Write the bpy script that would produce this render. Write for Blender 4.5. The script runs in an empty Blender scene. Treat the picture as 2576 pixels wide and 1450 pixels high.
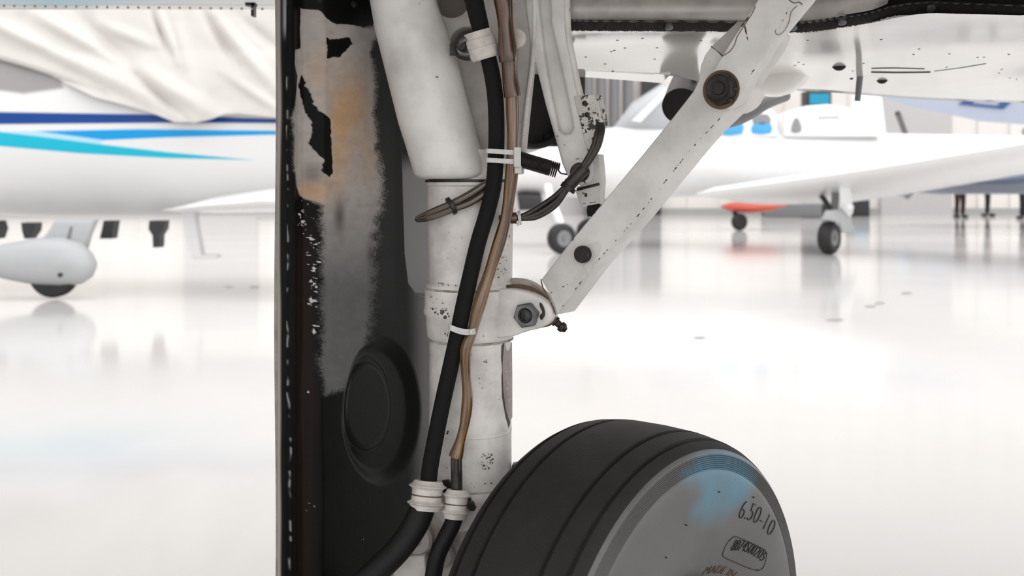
import bpy, bmesh, math, random
import numpy as np
from mathutils import Vector, Matrix, noise as mnoise
from math import sin, cos, pi, radians, sqrt

sc = bpy.context.scene
COL = sc.collection
FPX, CAMZ, HOR = 2504.0, 0.87, 470.0          # focal length in pixels, eye height, horizon row

# ------------------------------------------------------------ camera
cam_d = bpy.data.cameras.new('camera'); cam = bpy.data.objects.new('camera', cam_d); COL.objects.link(cam)
cam.location = (0, 0, CAMZ); cam.rotation_euler = (pi/2, 0, 0)
cam_d.sensor_width = 36.0; cam_d.lens = 36.0*FPX/2576.0
cam_d.shift_y = -(725-HOR)/2576.0
cam_d.clip_start = 0.02; cam_d.clip_end = 300
cam_d.dof.use_dof = True; cam_d.dof.focus_distance = 1.31; cam_d.dof.aperture_fstop = 6.0
sc.camera = cam
# ------------------------------------------------------------ world, lights, exposure
w = bpy.data.worlds.new('World'); sc.world = w; w.use_nodes = True
bgn = w.node_tree.nodes['Background']; bgn.inputs[0].default_value = (1.0, 0.99, 0.985, 1); bgn.inputs[1].default_value = 1.0
# unseen sky, made brighter right and behind the viewer to light the foreground
wn = w.node_tree.nodes; wl_n = w.node_tree.links
wtc = wn.new('ShaderNodeTexCoord'); wsp = wn.new('ShaderNodeVectorMath'); wsp.operation = 'DOT_PRODUCT'; wsp.inputs[1].default_value = (-.80, .60, 0); wmr = wn.new('ShaderNodeMapRange')
wl_n.new(wtc.outputs['Generated'], wsp.inputs[0]); wl_n.new(wsp.outputs['Value'], wmr.inputs[0])
wmr.interpolation_type = 'SMOOTHSTEP'; wmr.inputs[1].default_value = -1.0; wmr.inputs[2].default_value = .7; wmr.inputs[3].default_value = 2.0; wmr.inputs[4].default_value = .75
wl_n.new(wmr.outputs[0], bgn.inputs[1])
def area(name, loc, rot, size, sy, power, col=(1, 1, 1)):
    l = bpy.data.lights.new(name, 'AREA'); l.shape = 'RECTANGLE'; l.size = size; l.size_y = sy; l.energy = power; l.color = col
    o = bpy.data.objects.new(name, l); COL.objects.link(o); o.location = loc; o.rotation_euler = rot; return o
area('overhead_fill', (2, 13, 8.4), (0, 0, 0), 22, 12, 950)  # unseen area lamp added overhead to brighten floor and background
area('overhead_fill', (-6, 7, 8.4), (0, 0, 0), 9, 6, 170)  # second unseen lamp, added to light the left aircraft from above
sc.view_settings.view_transform = 'Standard'; sc.view_settings.look = 'None'
sc.view_settings.exposure = 0.05; sc.view_settings.gamma = 1.0; sc.view_settings.use_curve_mapping = False

# ------------------------------------------------------------ helpers
def P(px, py, Y):
    return Vector(((px-1288)/FPX*Y, Y, CAMZ+(HOR-py)/FPX*Y))
def ray(px, py):
    return Vector(((px-1288)/FPX, 1.0, (HOR-py)/FPX))
def lin(c):
    def f(v):
        v /= 255.0
        return v/12.92 if v <= .04045 else ((v+.055)/1.055)**2.4
    return (f(c[0]), f(c[1]), f(c[2]), 1.0)
E0 = Vector((0, 0, CAMZ))
class Plane:                                   # upright plane through a point, turned by alpha (front side to the viewer)
    def __init__(s, p, alpha):
        s.p = Vector(p); s.n = Vector((-sin(alpha), -cos(alpha), 0)); s.u = Vector((cos(alpha), -sin(alpha), 0))
    def at(s, px, py, off=0.0):
        d = ray(px, py); q = s.p + s.n*off
        return E0 + d*((q-E0).dot(s.n)/d.dot(s.n))
    def loc(s, px, py, off=0.0):
        q = s.at(px, py, off)-s.p
        return (q.dot(s.u), q.z)

def prop(o, label=None, cat=None, group=None, kind=None):
    if label: o['label'] = label
    if cat: o['category'] = cat
    if group: o['group'] = group
    if kind: o['kind'] = kind
    return o
def thing(name, loc, label, cat, group=None):
    o = bpy.data.objects.new(name, None); COL.objects.link(o); o.location = loc; o.empty_display_size = .05
    return prop(o, label, cat, group)
def rootloc(o):
    v = Vector((0, 0, 0))
    while o is not None: v = v + o.location; o = o.parent
    return v
def link(name, me, mats, parent=None, loc=None, smooth=40):
    """mesh given in world coordinates; parented meshes are shifted to their thing's base"""
    o = bpy.data.objects.new(name, me); COL.objects.link(o)
    if not isinstance(mats, (list, tuple)): mats = [mats]
    for m in mats: me.materials.append(m)
    if parent is not None:
        o.parent = parent; me.transform(Matrix.Translation(-rootloc(parent)))
    elif loc is not None:
        o.location = loc; me.transform(Matrix.Translation(-Vector(loc)))
    if smooth is not None:
        me.polygons.foreach_set('use_smooth', [True]*len(me.polygons))
        if smooth < 180: me.set_sharp_from_angle(angle=radians(smooth))
    me.update()
    return o
def from_bm(bm, name='m'):
    me = bpy.data.meshes.new(name); bmesh.ops.recalc_face_normals(bm, faces=bm.faces[:]); bm.to_mesh(me); bm.free(); return me
def catmull(pts, n=8, closed=False):
    pts = [Vector(p) for p in pts]; out = []; N = len(pts)
    for i in range(N if closed else N-1):
        if closed: a, b, c, d = pts[i-1], pts[i], pts[(i+1) % N], pts[(i+2) % N]
        else: a, b, c, d = pts[max(i-1, 0)], pts[i], pts[i+1], pts[min(i+2, N-1)]
        for k in range(n):
            t = k/n
            out.append(.5*((2*b)+(c-a)*t+(2*a-5*b+4*c-d)*t*t+(3*b-a-3*c+d)*t*t*t))
    if not closed: out.append(pts[-1])
    return out
def plate_mesh(pl, outlines, thick, off=0.0, bevel=.0015, smooth=None, res=2):
    """outlines traced as pixels on plane pl -> solid of its own thickness; later outlines are holes"""
    cu = bpy.data.curves.new('c', 'CURVE'); cu.dimensions = '2D'; cu.fill_mode = 'BOTH'
    cu.extrude = max(thick/2-bevel, 1e-5); cu.bevel_depth = bevel; cu.offset = -bevel; cu.bevel_resolution = res
    for oi, ol in enumerate(outlines):
        pts = [Vector((*pl.loc(x, y, off), 0)) for x, y in ol]
        if smooth and smooth[oi]: pts = catmull(pts, smooth[oi], True)
        s = cu.splines.new('POLY'); s.points.add(len(pts)-1); s.use_cyclic_u = True
        for i, p in enumerate(pts): s.points[i].co = (p.x, p.y, 0, 1)
    o = bpy.data.objects.new('c', cu); COL.objects.link(o)
    dg = bpy.context.evaluated_depsgraph_get(); dg.update()
    me = bpy.data.meshes.new_from_object(o.evaluated_get(dg)); bpy.data.objects.remove(o); bpy.data.curves.remove(cu)
    me.materials.clear()
    c = pl.p+pl.n*(off-thick/2)
    M = Matrix(((pl.u.x, 0, pl.n.x, c.x), (pl.u.y, 0, pl.n.y, c.y), (pl.u.z, 1, pl.n.z, c.z), (0, 0, 0, 1)))
    me.transform(M)
    if M.to_3x3().determinant() < 0: me.flip_normals()
    bm = bmesh.new(); bm.from_mesh(me); bmesh.ops.remove_doubles(bm, verts=bm.verts[:], dist=1e-6); return from_bm(bm)
def frames(pts):
    T = []
    for i in range(len(pts)):
        d = (pts[min(i+1, len(pts)-1)]-pts[max(i-1, 0)]); T.append(d.normalized())
    up = Vector((0, 0, 1)) if abs(T[0].z) < .9 else Vector((0, -1, 0))
    N = [(up-T[0]*up.dot(T[0])).normalized()]
    for i in range(1, len(pts)):
        v = N[-1]-T[i]*N[-1].dot(T[i]); N.append(v.normalized())
    return T, N
def add_tube(bm, pts, r, seg=16, caps=True, mi=0, squash=1.0):
    pts = [Vector(p) for p in pts]; T, N = frames(pts); rings = []; L = 0
    uvl = bm.loops.layers.uv.verify(); Ls = []
    for i, p in enumerate(pts):
        if i: L += (p-pts[i-1]).length
        Ls.append(L)
        B = T[i].cross(N[i]); ri = r(i/(len(pts)-1)) if callable(r) else (r[i] if isinstance(r, (list, tuple)) else r)
        rings.append([bm.verts.new(p+(N[i]*cos(2*pi*k/seg)*squash+B*sin(2*pi*k/seg))*ri) for k in range(seg)])
    for i in range(len(rings)-1):
        for k in range(seg):
            f = bm.faces.new((rings[i][k], rings[i][(k+1) % seg], rings[i+1][(k+1) % seg], rings[i+1][k])); f.material_index = mi
            for l, (uu, vv) in zip(f.loops, ((k, i), (k+1, i), (k+1, i+1), (k, i+1))): l[uvl].uv = (uu/seg, Ls[vv])
    if caps:
        bm.faces.new(rings[0][::-1]).material_index = mi; bm.faces.new(rings[-1]).material_index = mi
    return rings
def tube(name, pts, r, mat, parent=None, seg=16, n=8, **k):
    bm = bmesh.new(); add_tube(bm, catmull(pts, n) if n > 1 else pts, r, seg, **k); return link(name, from_bm(bm), mat, parent)
def add_lathe(bm, base, axis, prof, seg=48, mi=0):
    """prof: (distance along axis, radius)"""
    base = Vector(base); axis = Vector(axis).normalized(); a = Vector((0, 0, 1)) if abs(axis.z) < .9 else Vector((1, 0, 0))
    U = axis.cross(a).normalized(); V = axis.cross(U); rings = []; uvl = bm.loops.layers.uv.verify()
    for d, r in prof:
        if r < 1e-6: rings.append([bm.verts.new(base+axis*d)])
        else: rings.append([bm.verts.new(base+axis*d+(U*cos(2*pi*k/seg)+V*sin(2*pi*k/seg))*r) for k in range(seg)])
    for i in range(len(rings)-1):
        A, B = rings[i], rings[i+1]
        for k in range(seg):
            if len(A) == 1 and len(B) == 1: continue
            if len(A) == 1: vs = (A[0], B[k], B[(k+1) % seg])
            elif len(B) == 1: vs = (A[k], B[0], A[(k+1) % seg])
            else: vs = (A[k], B[k], B[(k+1) % seg], A[(k+1) % seg])
            f = bm.faces.new(vs); f.material_index = mi
            for l in f.loops: l[uvl].uv = (k/seg, prof[i][0])
    if len(rings[0]) > 1: bm.faces.new(rings[0]).material_index = mi
    if len(rings[-1]) > 1: bm.faces.new(rings[-1][::-1]).material_index = mi
def lathe(name, base, axis, prof, mat, parent=None, seg=48, smooth=35):
    bm = bmesh.new(); add_lathe(bm, base, axis, prof, seg); return link(name, from_bm(bm), mat, parent, smooth=smooth)
def add_box(bm, c, s, rz=0, mi=0, bev=0):
    c = Vector(c); R = Matrix.Rotation(rz, 3, 'Z'); vs = []
    for i in range(8):
        v = Vector(((i & 1)-.5, ((i >> 1) & 1)-.5, ((i >> 2) & 1)-.5)); v = Vector((v.x*s[0], v.y*s[1], v.z*s[2])); vs.append(bm.verts.new(c+R@v))
    fs = []
    for q in ((0, 2, 3, 1), (4, 5, 7, 6), (0, 1, 5, 4), (2, 6, 7, 3), (0, 4, 6, 2), (1, 3, 7, 5)):
        f = bm.faces.new([vs[i] for i in q]); f.material_index = mi; fs.append(f)
    if bev:
        es = list({e for f in fs for e in f.edges}); bmesh.ops.bevel(bm, geom=es, offset=bev, segments=2, affect='EDGES', profile=.5)
def box(name, c, s, mat, parent=None, rz=0, bev=0):
    bm = bmesh.new(); add_box(bm, c, s, rz, 0, bev); return link(name, from_bm(bm), mat, parent)
def merge(host, child):
    """surface marks become faces of the part they lie on"""
    a, b = host.data, child.data; base = len(a.materials)
    for m in b.materials: a.materials.append(m)
    bm = bmesh.new(); bm.from_mesh(a); n = len(bm.faces); bm.from_mesh(b); bm.faces.ensure_lookup_table()
    for f in bm.faces[n:]: f.material_index += base
    bm.to_mesh(a); bm.free(); bpy.data.objects.remove(child); bpy.data.meshes.remove(b); return host
def grid_mesh(nu, nv, fpos, fcol=None, close_u=False):
    """fpos(U,V) -> (nv,nu,3) numpy; colours to the attribute 'Col'"""
    u = np.linspace(0, 1, nu); v = np.linspace(0, 1, nv); U, V = np.meshgrid(u, v); X = fpos(U, V).reshape(-1, 3)
    idx = np.arange(nu*nv).reshape(nv, nu); a = idx[:-1, :-1]; b = idx[:-1, 1:]; c = idx[1:, 1:]; d = idx[1:, :-1]
    F = np.stack([a, b, c, d], -1).reshape(-1, 4)
    me = bpy.data.meshes.new('g'); me.from_pydata(X.tolist(), [], F.tolist())
    if fcol is not None:
        C = fcol(U, V).reshape(-1, 3); A = me.color_attributes.new('Col', 'FLOAT_COLOR', 'POINT')
        A.data.foreach_set('color', np.concatenate([C, np.ones((len(C), 1))], 1).astype(np.float32).ravel())
    return me
def sdist(X, Y, poly):
    """signed distance to a polygon, negative inside"""
    poly = np.array(poly, float); D = np.full(X.shape, 1e9); ins = np.zeros(X.shape, bool)
    for i in range(len(poly)):
        a = poly[i]; b = poly[(i+1) % len(poly)]; e = b-a
        wx, wy = X-a[0], Y-a[1]; t = np.clip((wx*e[0]+wy*e[1])/(e@e), 0, 1)
        D = np.minimum(D, np.hypot(wx-e[0]*t, wy-e[1]*t))
        c = ((a[1] > Y) != (b[1] > Y)) & (X < (b[0]-a[0])*(Y-a[1])/((b[1]-a[1]) or 1e-9)+a[0]); ins ^= c
    return np.where(ins, -D, D)
def vnoise(X, Y, sc_, seed=0):
    rs = np.random.RandomState(seed); n = 128; g = rs.rand(n, n)
    x = X/sc_; y = Y/sc_; x0 = np.floor(x).astype(int); y0 = np.floor(y).astype(int); fx = x-x0; fy = y-y0
    fx = fx*fx*(3-2*fx); fy = fy*fy*(3-2*fy)
    G = lambda i, j: g[i % n, j % n]
    return (G(x0, y0)*(1-fx)+G(x0+1, y0)*fx)*(1-fy)+(G(x0, y0+1)*(1-fx)+G(x0+1, y0+1)*fx)*fy
def fbm(X, Y, s, seed=0, o=4):
    return sum(vnoise(X, Y, s/2**k, seed+k)*.5**k for k in range(o))/sum(.5**k for k in range(o))
def sstep(a, b, x):
    t = np.clip((x-a)/(b-a), 0, 1); return t*t*(3-2*t)

# ------------------------------------------------------------ materials
def mat(name, col, rough=.5, metal=0, spec=.5, coat=0, grime=None, gamt=.25, gscale=14, bump=0, bscale=60, chips=None,
        cscale=90, cth=.70, emit=None, attr=False, streak=False, trans=0, rvar=0, patch=None, pscale=3):
    m = bpy.data.materials.new(name); m.use_nodes = True; nt = m.node_tree; N = nt.nodes; L = nt.links; b = N['Principled BSDF']
    b.inputs['Roughness'].default_value = rough; b.inputs['Metallic'].default_value = metal
    b.inputs['Specular IOR Level'].default_value = spec; b.inputs['Coat Weight'].default_value = coat
    b.inputs['Coat Roughness'].default_value = .12; b.inputs['Transmission Weight'].default_value = trans
    tc = N.new('ShaderNodeTexCoord'); src = tc.outputs['UV' if streak else 'Object']
    if streak:
        mp = N.new('ShaderNodeMapping'); mp.inputs['Scale'].default_value = (9, 6, 1); L.new(src, mp.inputs[0]); src = mp.outputs[0]
    def nz(scale, detail=5, rgh=.6):
        n = N.new('ShaderNodeTexNoise'); n.inputs['Scale'].default_value = scale; n.inputs['Detail'].default_value = detail
        n.inputs['Roughness'].default_value = rgh; L.new(src, n.inputs['Vector']); return n.outputs[0]
    def ramp(s, a, c):
        r = N.new('ShaderNodeMapRange'); r.inputs[1].default_value = a; r.inputs[2].default_value = c; r.clamp = True; L.new(s, r.inputs[0]); return r.outputs[0]
    def mix(f, a, c):
        x = N.new('ShaderNodeMix'); x.data_type = 'RGBA'
        if hasattr(f, 'links'): L.new(f, x.inputs[0])
        else: x.inputs[0].default_value = f
        for s, i in ((a, 6), (c, 7)):
            if hasattr(s, 'links'): L.new(s, x.inputs[i])
            else: x.inputs[i].default_value = s
        return x.outputs[2]
    c = lin(col)
    if attr:
        a = N.new('ShaderNodeAttribute'); a.attribute_name = 'Col'; c = a.outputs['Color']
    g = lin(grime) if grime else tuple(v*.8 for v in lin(col)[:3])+(1,)
    if attr and not grime: out = c
    else:
        f = ramp(nz(1.5 if streak else gscale), .42 if streak else .38, .60 if streak else .78); mm = N.new('ShaderNodeMath'); mm.operation = 'MULTIPLY'; mm.inputs[1].default_value = gamt if not streak else 1.0
        L.new(f, mm.inputs[0]); out = mix(mm.outputs[0], c, g)
    if patch: out = mix(ramp(nz(pscale, 3), .5, .56), out, lin(patch))
    if chips:
        f = ramp(nz(cscale, 3, .7), cth, cth+.02); out = mix(f, out, lin(chips))
    if hasattr(out, 'links'): L.new(out, b.inputs['Base Color'])
    else: b.inputs['Base Color'].default_value = out
    if rvar:
        r = N.new('ShaderNodeMapRange'); r.inputs[3].default_value = max(rough-rvar, .02); r.inputs[4].default_value = rough+rvar
        L.new(nz(gscale*.7), r.inputs[0]); L.new(r.outputs[0], b.inputs['Roughness'])
    if bump:
        bn = N.new('ShaderNodeBump'); bn.inputs['Strength'].default_value = bump; bn.inputs['Distance'].default_value = .002
        L.new(nz(bscale, 4), bn.inputs['Height']); L.new(bn.outputs[0], b.inputs['Normal'])
    if emit: b.inputs['Emission Color'].default_value = lin(col); b.inputs['Emission Strength'].default_value = emit
    return m
WHITE = mat('aged_white_paint', (224, 221, 218), .38, grime=(140, 132, 124), gamt=.65, gscale=20, chips=(88, 76, 66), cscale=60, cth=.69, bump=.15, bscale=35, rvar=.1)
WHITE2 = mat('grey_white_paint', (208, 206, 203), .42, grime=(120, 112, 105), gamt=.5, gscale=18, chips=(84, 74, 66), cscale=55, cth=.68, bump=.15, bscale=35)
CLEANW = mat('smooth_white_paint', (218, 216, 213), .33, grime=(150, 145, 139), gamt=.6, gscale=13, chips=(110, 98, 88), cscale=40, cth=.715, bump=.08)
CHIPPY = mat('badly_chipped_paint', (214, 211, 206), .45, grime=(125, 118, 108), gamt=.6, gscale=40, chips=(40, 36, 33), cscale=120, cth=.535, bump=.4, bscale=150)
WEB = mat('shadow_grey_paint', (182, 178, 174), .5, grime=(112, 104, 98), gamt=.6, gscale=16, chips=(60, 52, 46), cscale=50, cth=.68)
RUST = mat('rusty_grime', (96, 74, 54), .6, grime=(52, 38, 28), gamt=.9, gscale=60, bump=.5, bscale=120)
RUSTW = mat('stained_white_paint', (186, 180, 170), .5, grime=(110, 84, 58), gamt=.8, gscale=45)
STEEL = mat('zinc_plated_steel', (112, 116, 118), .42, metal=.7, grime=(66, 64, 62), gamt=.7, gscale=80, bump=.2, bscale=160)
DSTEEL = mat('greasy_dark_steel', (44, 40, 38), .4, metal=.4, grime=(26, 20, 16), gamt=.8, gscale=90, bump=.4, bscale=160)
CHIPD = mat('bare_chip', (70, 62, 56), .6)
BLACK = mat('black_sleeve', (17, 17, 17), .8, spec=.25, bump=.6, bscale=420)
BLKG = mat('black_wire_insulation', (30, 27, 25), .38, grime=(70, 58, 48), gamt=.5, gscale=60)
HOSE2 = mat('black_hose', (14, 14, 14), .62, spec=.3, grime=(30, 29, 28), gamt=.6, gscale=30)
AMBER = mat('amber_plastic_sleeve', (126, 94, 58), .2, grime=(52, 30, 13), coat=.6, streak=True)
AMBERD = mat('brown_plastic_sleeve', (92, 58, 28), .2, grime=(28, 15, 8), coat=.5, streak=True)
TAN = mat('dirty_clear_sleeve', (96, 84, 72), .3, grime=(26, 22, 19), coat=.4, streak=True)
NYLON = mat('white_nylon', (205, 205, 203), .4, grime=(170, 165, 160), gscale=60, gamt=.5)
CLAMPW = mat('aged_white_rubber', (205, 200, 195), .6, grime=(140, 130, 122), gamt=.6, gscale=50, bump=.15, bscale=90)
TREAD = mat('black_tread_rubber', (38, 37, 37), .72, spec=.3, grime=(54, 50, 48), gamt=.6, gscale=20, bump=.35, bscale=300, chips=(130, 125, 120), cscale=160, cth=.80)
SIDE = mat('sidewall_rubber', (0, 0, 0), .42, attr=True, spec=.6, bump=.12, bscale=60)
RAISED = mat('raised_black_lettering', (34, 32, 32), .5)
RIMM = mat('grey_wheel_rim', (150, 150, 150), .35, metal=.5)
GLOSSW = mat('glossy_white_wing_paint', (225, 222, 218), .09, coat=.6, grime=(200, 196, 190), gamt=.5, gscale=4, bump=.03, bscale=5)
WELLM = mat('worn_grey_metal', (182, 178, 174), .34, metal=.25, grime=(96, 90, 84), gamt=.7, gscale=9, chips=(22, 20, 19), cscale=26, cth=.70)
SEAL = mat('furry_black_seal', (26, 24, 23), .85, grime=(58, 52, 47), gamt=.7, gscale=220, bump=1, bscale=420)
DARK = mat('dark_cavity', (20, 18, 17), .8)
SOOT = mat('sooty_brown_metal', (62, 52, 46), .5, metal=.4, grime=(28, 24, 22), gamt=.8, gscale=12)
DOORM = mat('worn_gear_door_paint', (0, 0, 0), .40, attr=True, spec=.07, bump=.10, bscale=240)
DECALM = mat('faded_placard', (150, 138, 136), .45, grime=(116, 104, 102), gamt=.6, gscale=40)
BGW = mat('background_white_paint', (228, 228, 228), .25, coat=.3)
BGATTR = mat('fuselage_livery_paint', (0, 0, 0), .3, attr=True, spec=.3)
TARP = mat('canvas_cover', (206, 202, 198), .8, grime=(194, 189, 185), gamt=.5, gscale=3)
BGRUB = mat('background_tyre_rubber', (30, 30, 31), .6)
BGGREY = mat('light_grey_paint', (176, 178, 180), .35)
BGMID = mat('mid_grey_metal', (120, 120, 122), .45)
BGDK = mat('dark_grey_parts', (46, 46, 48), .5)
GLASSW = mat('grey_window_glass', (120, 122, 126), .1, spec=.8)
BLUEW = mat('glass_painted_blue_reflection', (40, 150, 205), .15, spec=.8)  # blue reflection in the panes put into the base colour
BLUEP = mat('navy_marking_paint', (30, 75, 130), .4)
LILAC = mat('blue_grey_aircraft_paint', (160, 168, 186), .35)
LILACD = mat('slate_blue_aircraft_paint', (108, 120, 144), .35)
TEALB = mat('teal_box_paint', (10, 150, 185), .5)
REDP = mat('red_aircraft_paint', (196, 84, 68), .4)
LBLUE = mat('pale_blue_paint', (168, 205, 232), .4)

# ------------------------------------------------------------ hangar: floor, walls, roof
def floor_mat():
    m = mat('polished_white_floor', (216, 214, 212), .11, spec=.5, grime=(198, 195, 192), gamt=.6, gscale=.35, rvar=.05)
    m.node_tree.nodes['Principled BSDF'].inputs['IOR'].default_value = 1.4
    return m
FLOORM = floor_mat()
MARK = mat('rubber_scuff', (150, 147, 145), .3)
bm = bmesh.new(); add_box(bm, (0, 14, -.1), (70, 44, .2))
def floor_quad(pts, mi):
    bm.faces.new([bm.verts.new(Vector((E0+ray(x, y)*(CAMZ-.001)/(-(ray(x, y).z))))) for x, y in pts]).material_index = mi
for x, y, wx, wy in ((2100, 805, 24, 4), (2190, 771, 16, 3), (2213, 763, 14, 3), (2280, 738, 15, 3), (1760, 850, 16, 3), (640, 722, 14, 3), (575, 722, 12, 2)):
    floor_quad([(x-wx, y), (x-wx*.5, y-wy), (x+wx*.6, y-wy), (x+wx, y), (x+wx*.5, y+wy), (x-wx*.6, y+wy)], 1)
fl = link('floor', from_bm(bm), [FLOORM, MARK]); fl['kind'] = 'structure'
WALLM = mat('pale_beige_cladding', (236, 231, 227), .6, grime=(222, 216, 211), gamt=.6, gscale=.6)
bm = bmesh.new(); add_box(bm, (0, 31, 4.5), (64, .2, 9))
for i in range(64): add_box(bm, (-31.5+i, 30.88, 4.5), (.12, .06, 9))
wl = link('wall_back', from_bm(bm), WALLM); wl['kind'] = 'structure'
bm = bmesh.new()
for x, z in ((-9, 1.9), (1.2, 2.9), (12.5, 2.3)): add_box(bm, (x, 30.8, z), (2.2, .1, z*2))
dr = link('door_1', from_bm(bm), mat('hangar_door_grey', (196, 194, 194), .5)); dr['kind'] = 'structure'
bm = bmesh.new(); add_box(bm, (0, 30.83, .10), (64, .1, .2)); tr = link('baseboard_back', from_bm(bm), mat('kerb_grey', (168, 168, 166), .6)); tr['kind'] = 'structure'
BEAM = mat('roof_steel', (150, 152, 155), .5)
for i, y in enumerate((6, 12, 18, 24)):
    bm = bmesh.new()
    for z in (8.6, 9.7): add_box(bm, (0, y, z), (60, .14, .14))
    for k in range(30):
        x = -29+k*2; add_tube(bm, [(x, y, 8.6), (x+1, y, 9.7)], .04, 6); add_tube(bm, [(x+1, y, 9.7), (x+2, y, 8.6)], .04, 6)
    o = link('trim_%d' % (i+1), from_bm(bm), BEAM); o['kind'] = 'structure'

# ------------------------------------------------------------ foreground: main gear tyre
PHI = 0.8097; WC = Vector((0.1521, 1.2832, .28)); WN = Vector((sin(PHI), -cos(PHI), 0)); WU = Vector((cos(PHI), sin(PHI), 0)); R, W = .28, .2042
HALF = [(0, 1.0), (.205, .996), (.212, .975), (.238, .973), (.245, .993), (.36, .980), (.366, .958), (.392, .953), (.398, .972), (.435, .958), (.462, .943), (.478, .930)]
RIB = []
for i in range(8):
    a = .925-.0085*i; b = .480+.0016*i
    RIB += [(b, a), (b+.006, a-.002), (b+.006, a-.005), (b, a-.007)]
SIDEP = [(.4955, .852), (.499, .83), (.502, .80), (.502, .76), (.499, .70), (.490, .64), (.476, .58), (.458, .52), (.435, .46), (.41, .41), (.38, .375), (.34, .36), (.33, .34)]
def tyre(name, C, n, u, R, W, mats, parent):
    half = [(a*W, b*R) for a, b in HALF]+[(a*W, b*R) for a, b in RIB+SIDEP]
    full = [(-a, b) for a, b in half[::-1]][:-1]+half
    S = 360; idx_side = len(HALF)
    nf = len(full); th = np.linspace(0, 2*pi, S, endpoint=False)
    off = np.array([p[0] for p in full]); rr = np.array([p[1] for p in full])
    C_ = np.array(C); n_ = np.array(n); u_ = np.array(u); z_ = np.array((0, 0, 1.))
    X = C_+off[None, :, None]*n_+rr[None, :, None]*(np.cos(th)[:, None, None]*u_+np.sin(th)[:, None, None]*z_)
    F = []; MI = []
    ctr = nf//2
    for i in range(S):
        j = (i+1) % S
        for k in range(nf-1):
            F.append((i*nf+k, j*nf+k, j*nf+k+1, i*nf+k+1)); MI.append(0 if abs(k+.5-ctr) < len(HALF)-2.4 else 1)
    me = bpy.data.meshes.new('t'); me.from_pydata(X.reshape(-1, 3).tolist(), [], F)
    col = np.zeros((S, nf, 3)); T, OF = np.meshgrid(th, off, indexing='ij'); RRm = np.broadcast_to(rr, T.shape)
    a = RRm*np.cos(T); b = RRm*np.sin(T)
    g = .082+.035*fbm(a*1000+500, b*1000+500, 60, 3); base = np.stack([g, g*.985, g*.975], -1)
    # blue patch in the sidewall colour, irregular outline
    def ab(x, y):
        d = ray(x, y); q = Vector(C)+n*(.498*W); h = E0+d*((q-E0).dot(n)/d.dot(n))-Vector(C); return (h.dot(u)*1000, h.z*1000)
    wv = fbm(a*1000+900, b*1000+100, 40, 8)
    blue_patch = 1-sstep(-14, 14, sdist(a*1000, b*1000, [ab(*p) for p in ((1715, 1190), (1760, 1135), (1830, 1125), (1885, 1160), (1900, 1215), (1880, 1262), (1838, 1285), (1790, 1300), (1745, 1292), (1760, 1240))])+(wv-.5)*40)
    blue_patch = blue_patch*(.45+.9*wv)
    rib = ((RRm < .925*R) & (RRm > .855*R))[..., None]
    base = base+np.clip(blue_patch, 0, 1)[..., None]*(np.array([.07, .22, .32])-base)*.72
    base = np.where(rib, base*.8, base)
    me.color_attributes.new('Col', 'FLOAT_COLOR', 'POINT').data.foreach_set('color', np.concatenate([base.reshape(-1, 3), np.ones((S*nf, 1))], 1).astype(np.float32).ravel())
    o = link(name, me, mats, parent, smooth=32); me.polygons.foreach_set('material_index', MI); me.update()
    bm = bmesh.new(); bm.from_mesh(me); bmesh.ops.recalc_face_normals(bm, faces=bm.faces[:]); bm.to_mesh(me); bm.free()
    return o
wheel = thing('aircraft_tyre', (WC.x, WC.y, 0), 'large black grooved tyre marked 6.50-10 in the foreground beside the white strut', 'tyre')
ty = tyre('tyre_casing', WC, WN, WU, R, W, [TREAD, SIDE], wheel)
def side_off(r):                                    # sidewall bulge at radius r
    pr = [(b*R, a*W) for a, b in [(.480, .925), (.4955, .852)]+SIDEP][::-1]
    return float(np.interp(r, [p[0] for p in pr], [p[1] for p in pr]))
def side_pt(a, b, lift=0.0):
    r = sqrt(a*a+b*b); return WC+WN*(side_off(r)+lift)+WU*a+Vector((0, 0, b))
def side_ab(px, py):
    d = ray(px, py); q = WC+WN*(.498*W); h = E0+d*((q-E0).dot(WN)/d.dot(WN))-WC; return h.dot(WU), h.z
def emboss(txt, p0, p1, height, lift, name, m, squeeze=.8):
    """raised letters wrapped on the sidewall, baseline from pixel p0 to p1"""
    a0 = Vector(side_ab(*p0)); a1 = Vector(side_ab(*p1))
    cu = bpy.data.curves.new('t', 'FONT'); cu.body = txt; cu.size = 1; cu.extrude = .05; cu.offset = -.034; cu.bevel_depth = .006
    o = bpy.data.objects.new('t', cu); COL.objects.link(o); dg = bpy.context.evaluated_depsgraph_get(); dg.update()
    me = bpy.data.meshes.new_from_object(o.evaluated_get(dg)); bpy.data.objects.remove(o); me.materials.clear()
    xs = [v.co.x for v in me.vertices]; x0, x1 = min(xs), max(xs); d = a1-a0; L = d.length; d.normalize(); nrm = Vector((-d.y, d.x))
    bm = bmesh.new(); bm.from_mesh(me)
    rm = (a0.length+a1.length)/2; t0 = math.atan2(a0.y, a0.x); t1 = math.atan2(a1.y, a1.x)
    for v in bm.verts:
        s = (v.co.x-x0)/(x1-x0); t = t0+(t1-t0)*s; r = a0.length+(a1.length-a0.length)*s+v.co.y*height/.7*1.15
        v.co = side_pt(r*cos(t), r*sin(t), lift+v.co.z*.012)
    return link(name, from_bm(bm), m, ty)
emboss('6.50-10', (1856, 1306), (1934, 1351), .0225, .0005, 'size_lettering', RAISED)
emboss('8074S00205', (1848, 1391), (1917, 1415), .0145, .0006, 'serial_lettering', RAISED)
emboss('MADE IN', (1803, 1459), (1862, 1463), .010, .0006, 'maker_lettering', RUST)
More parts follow.
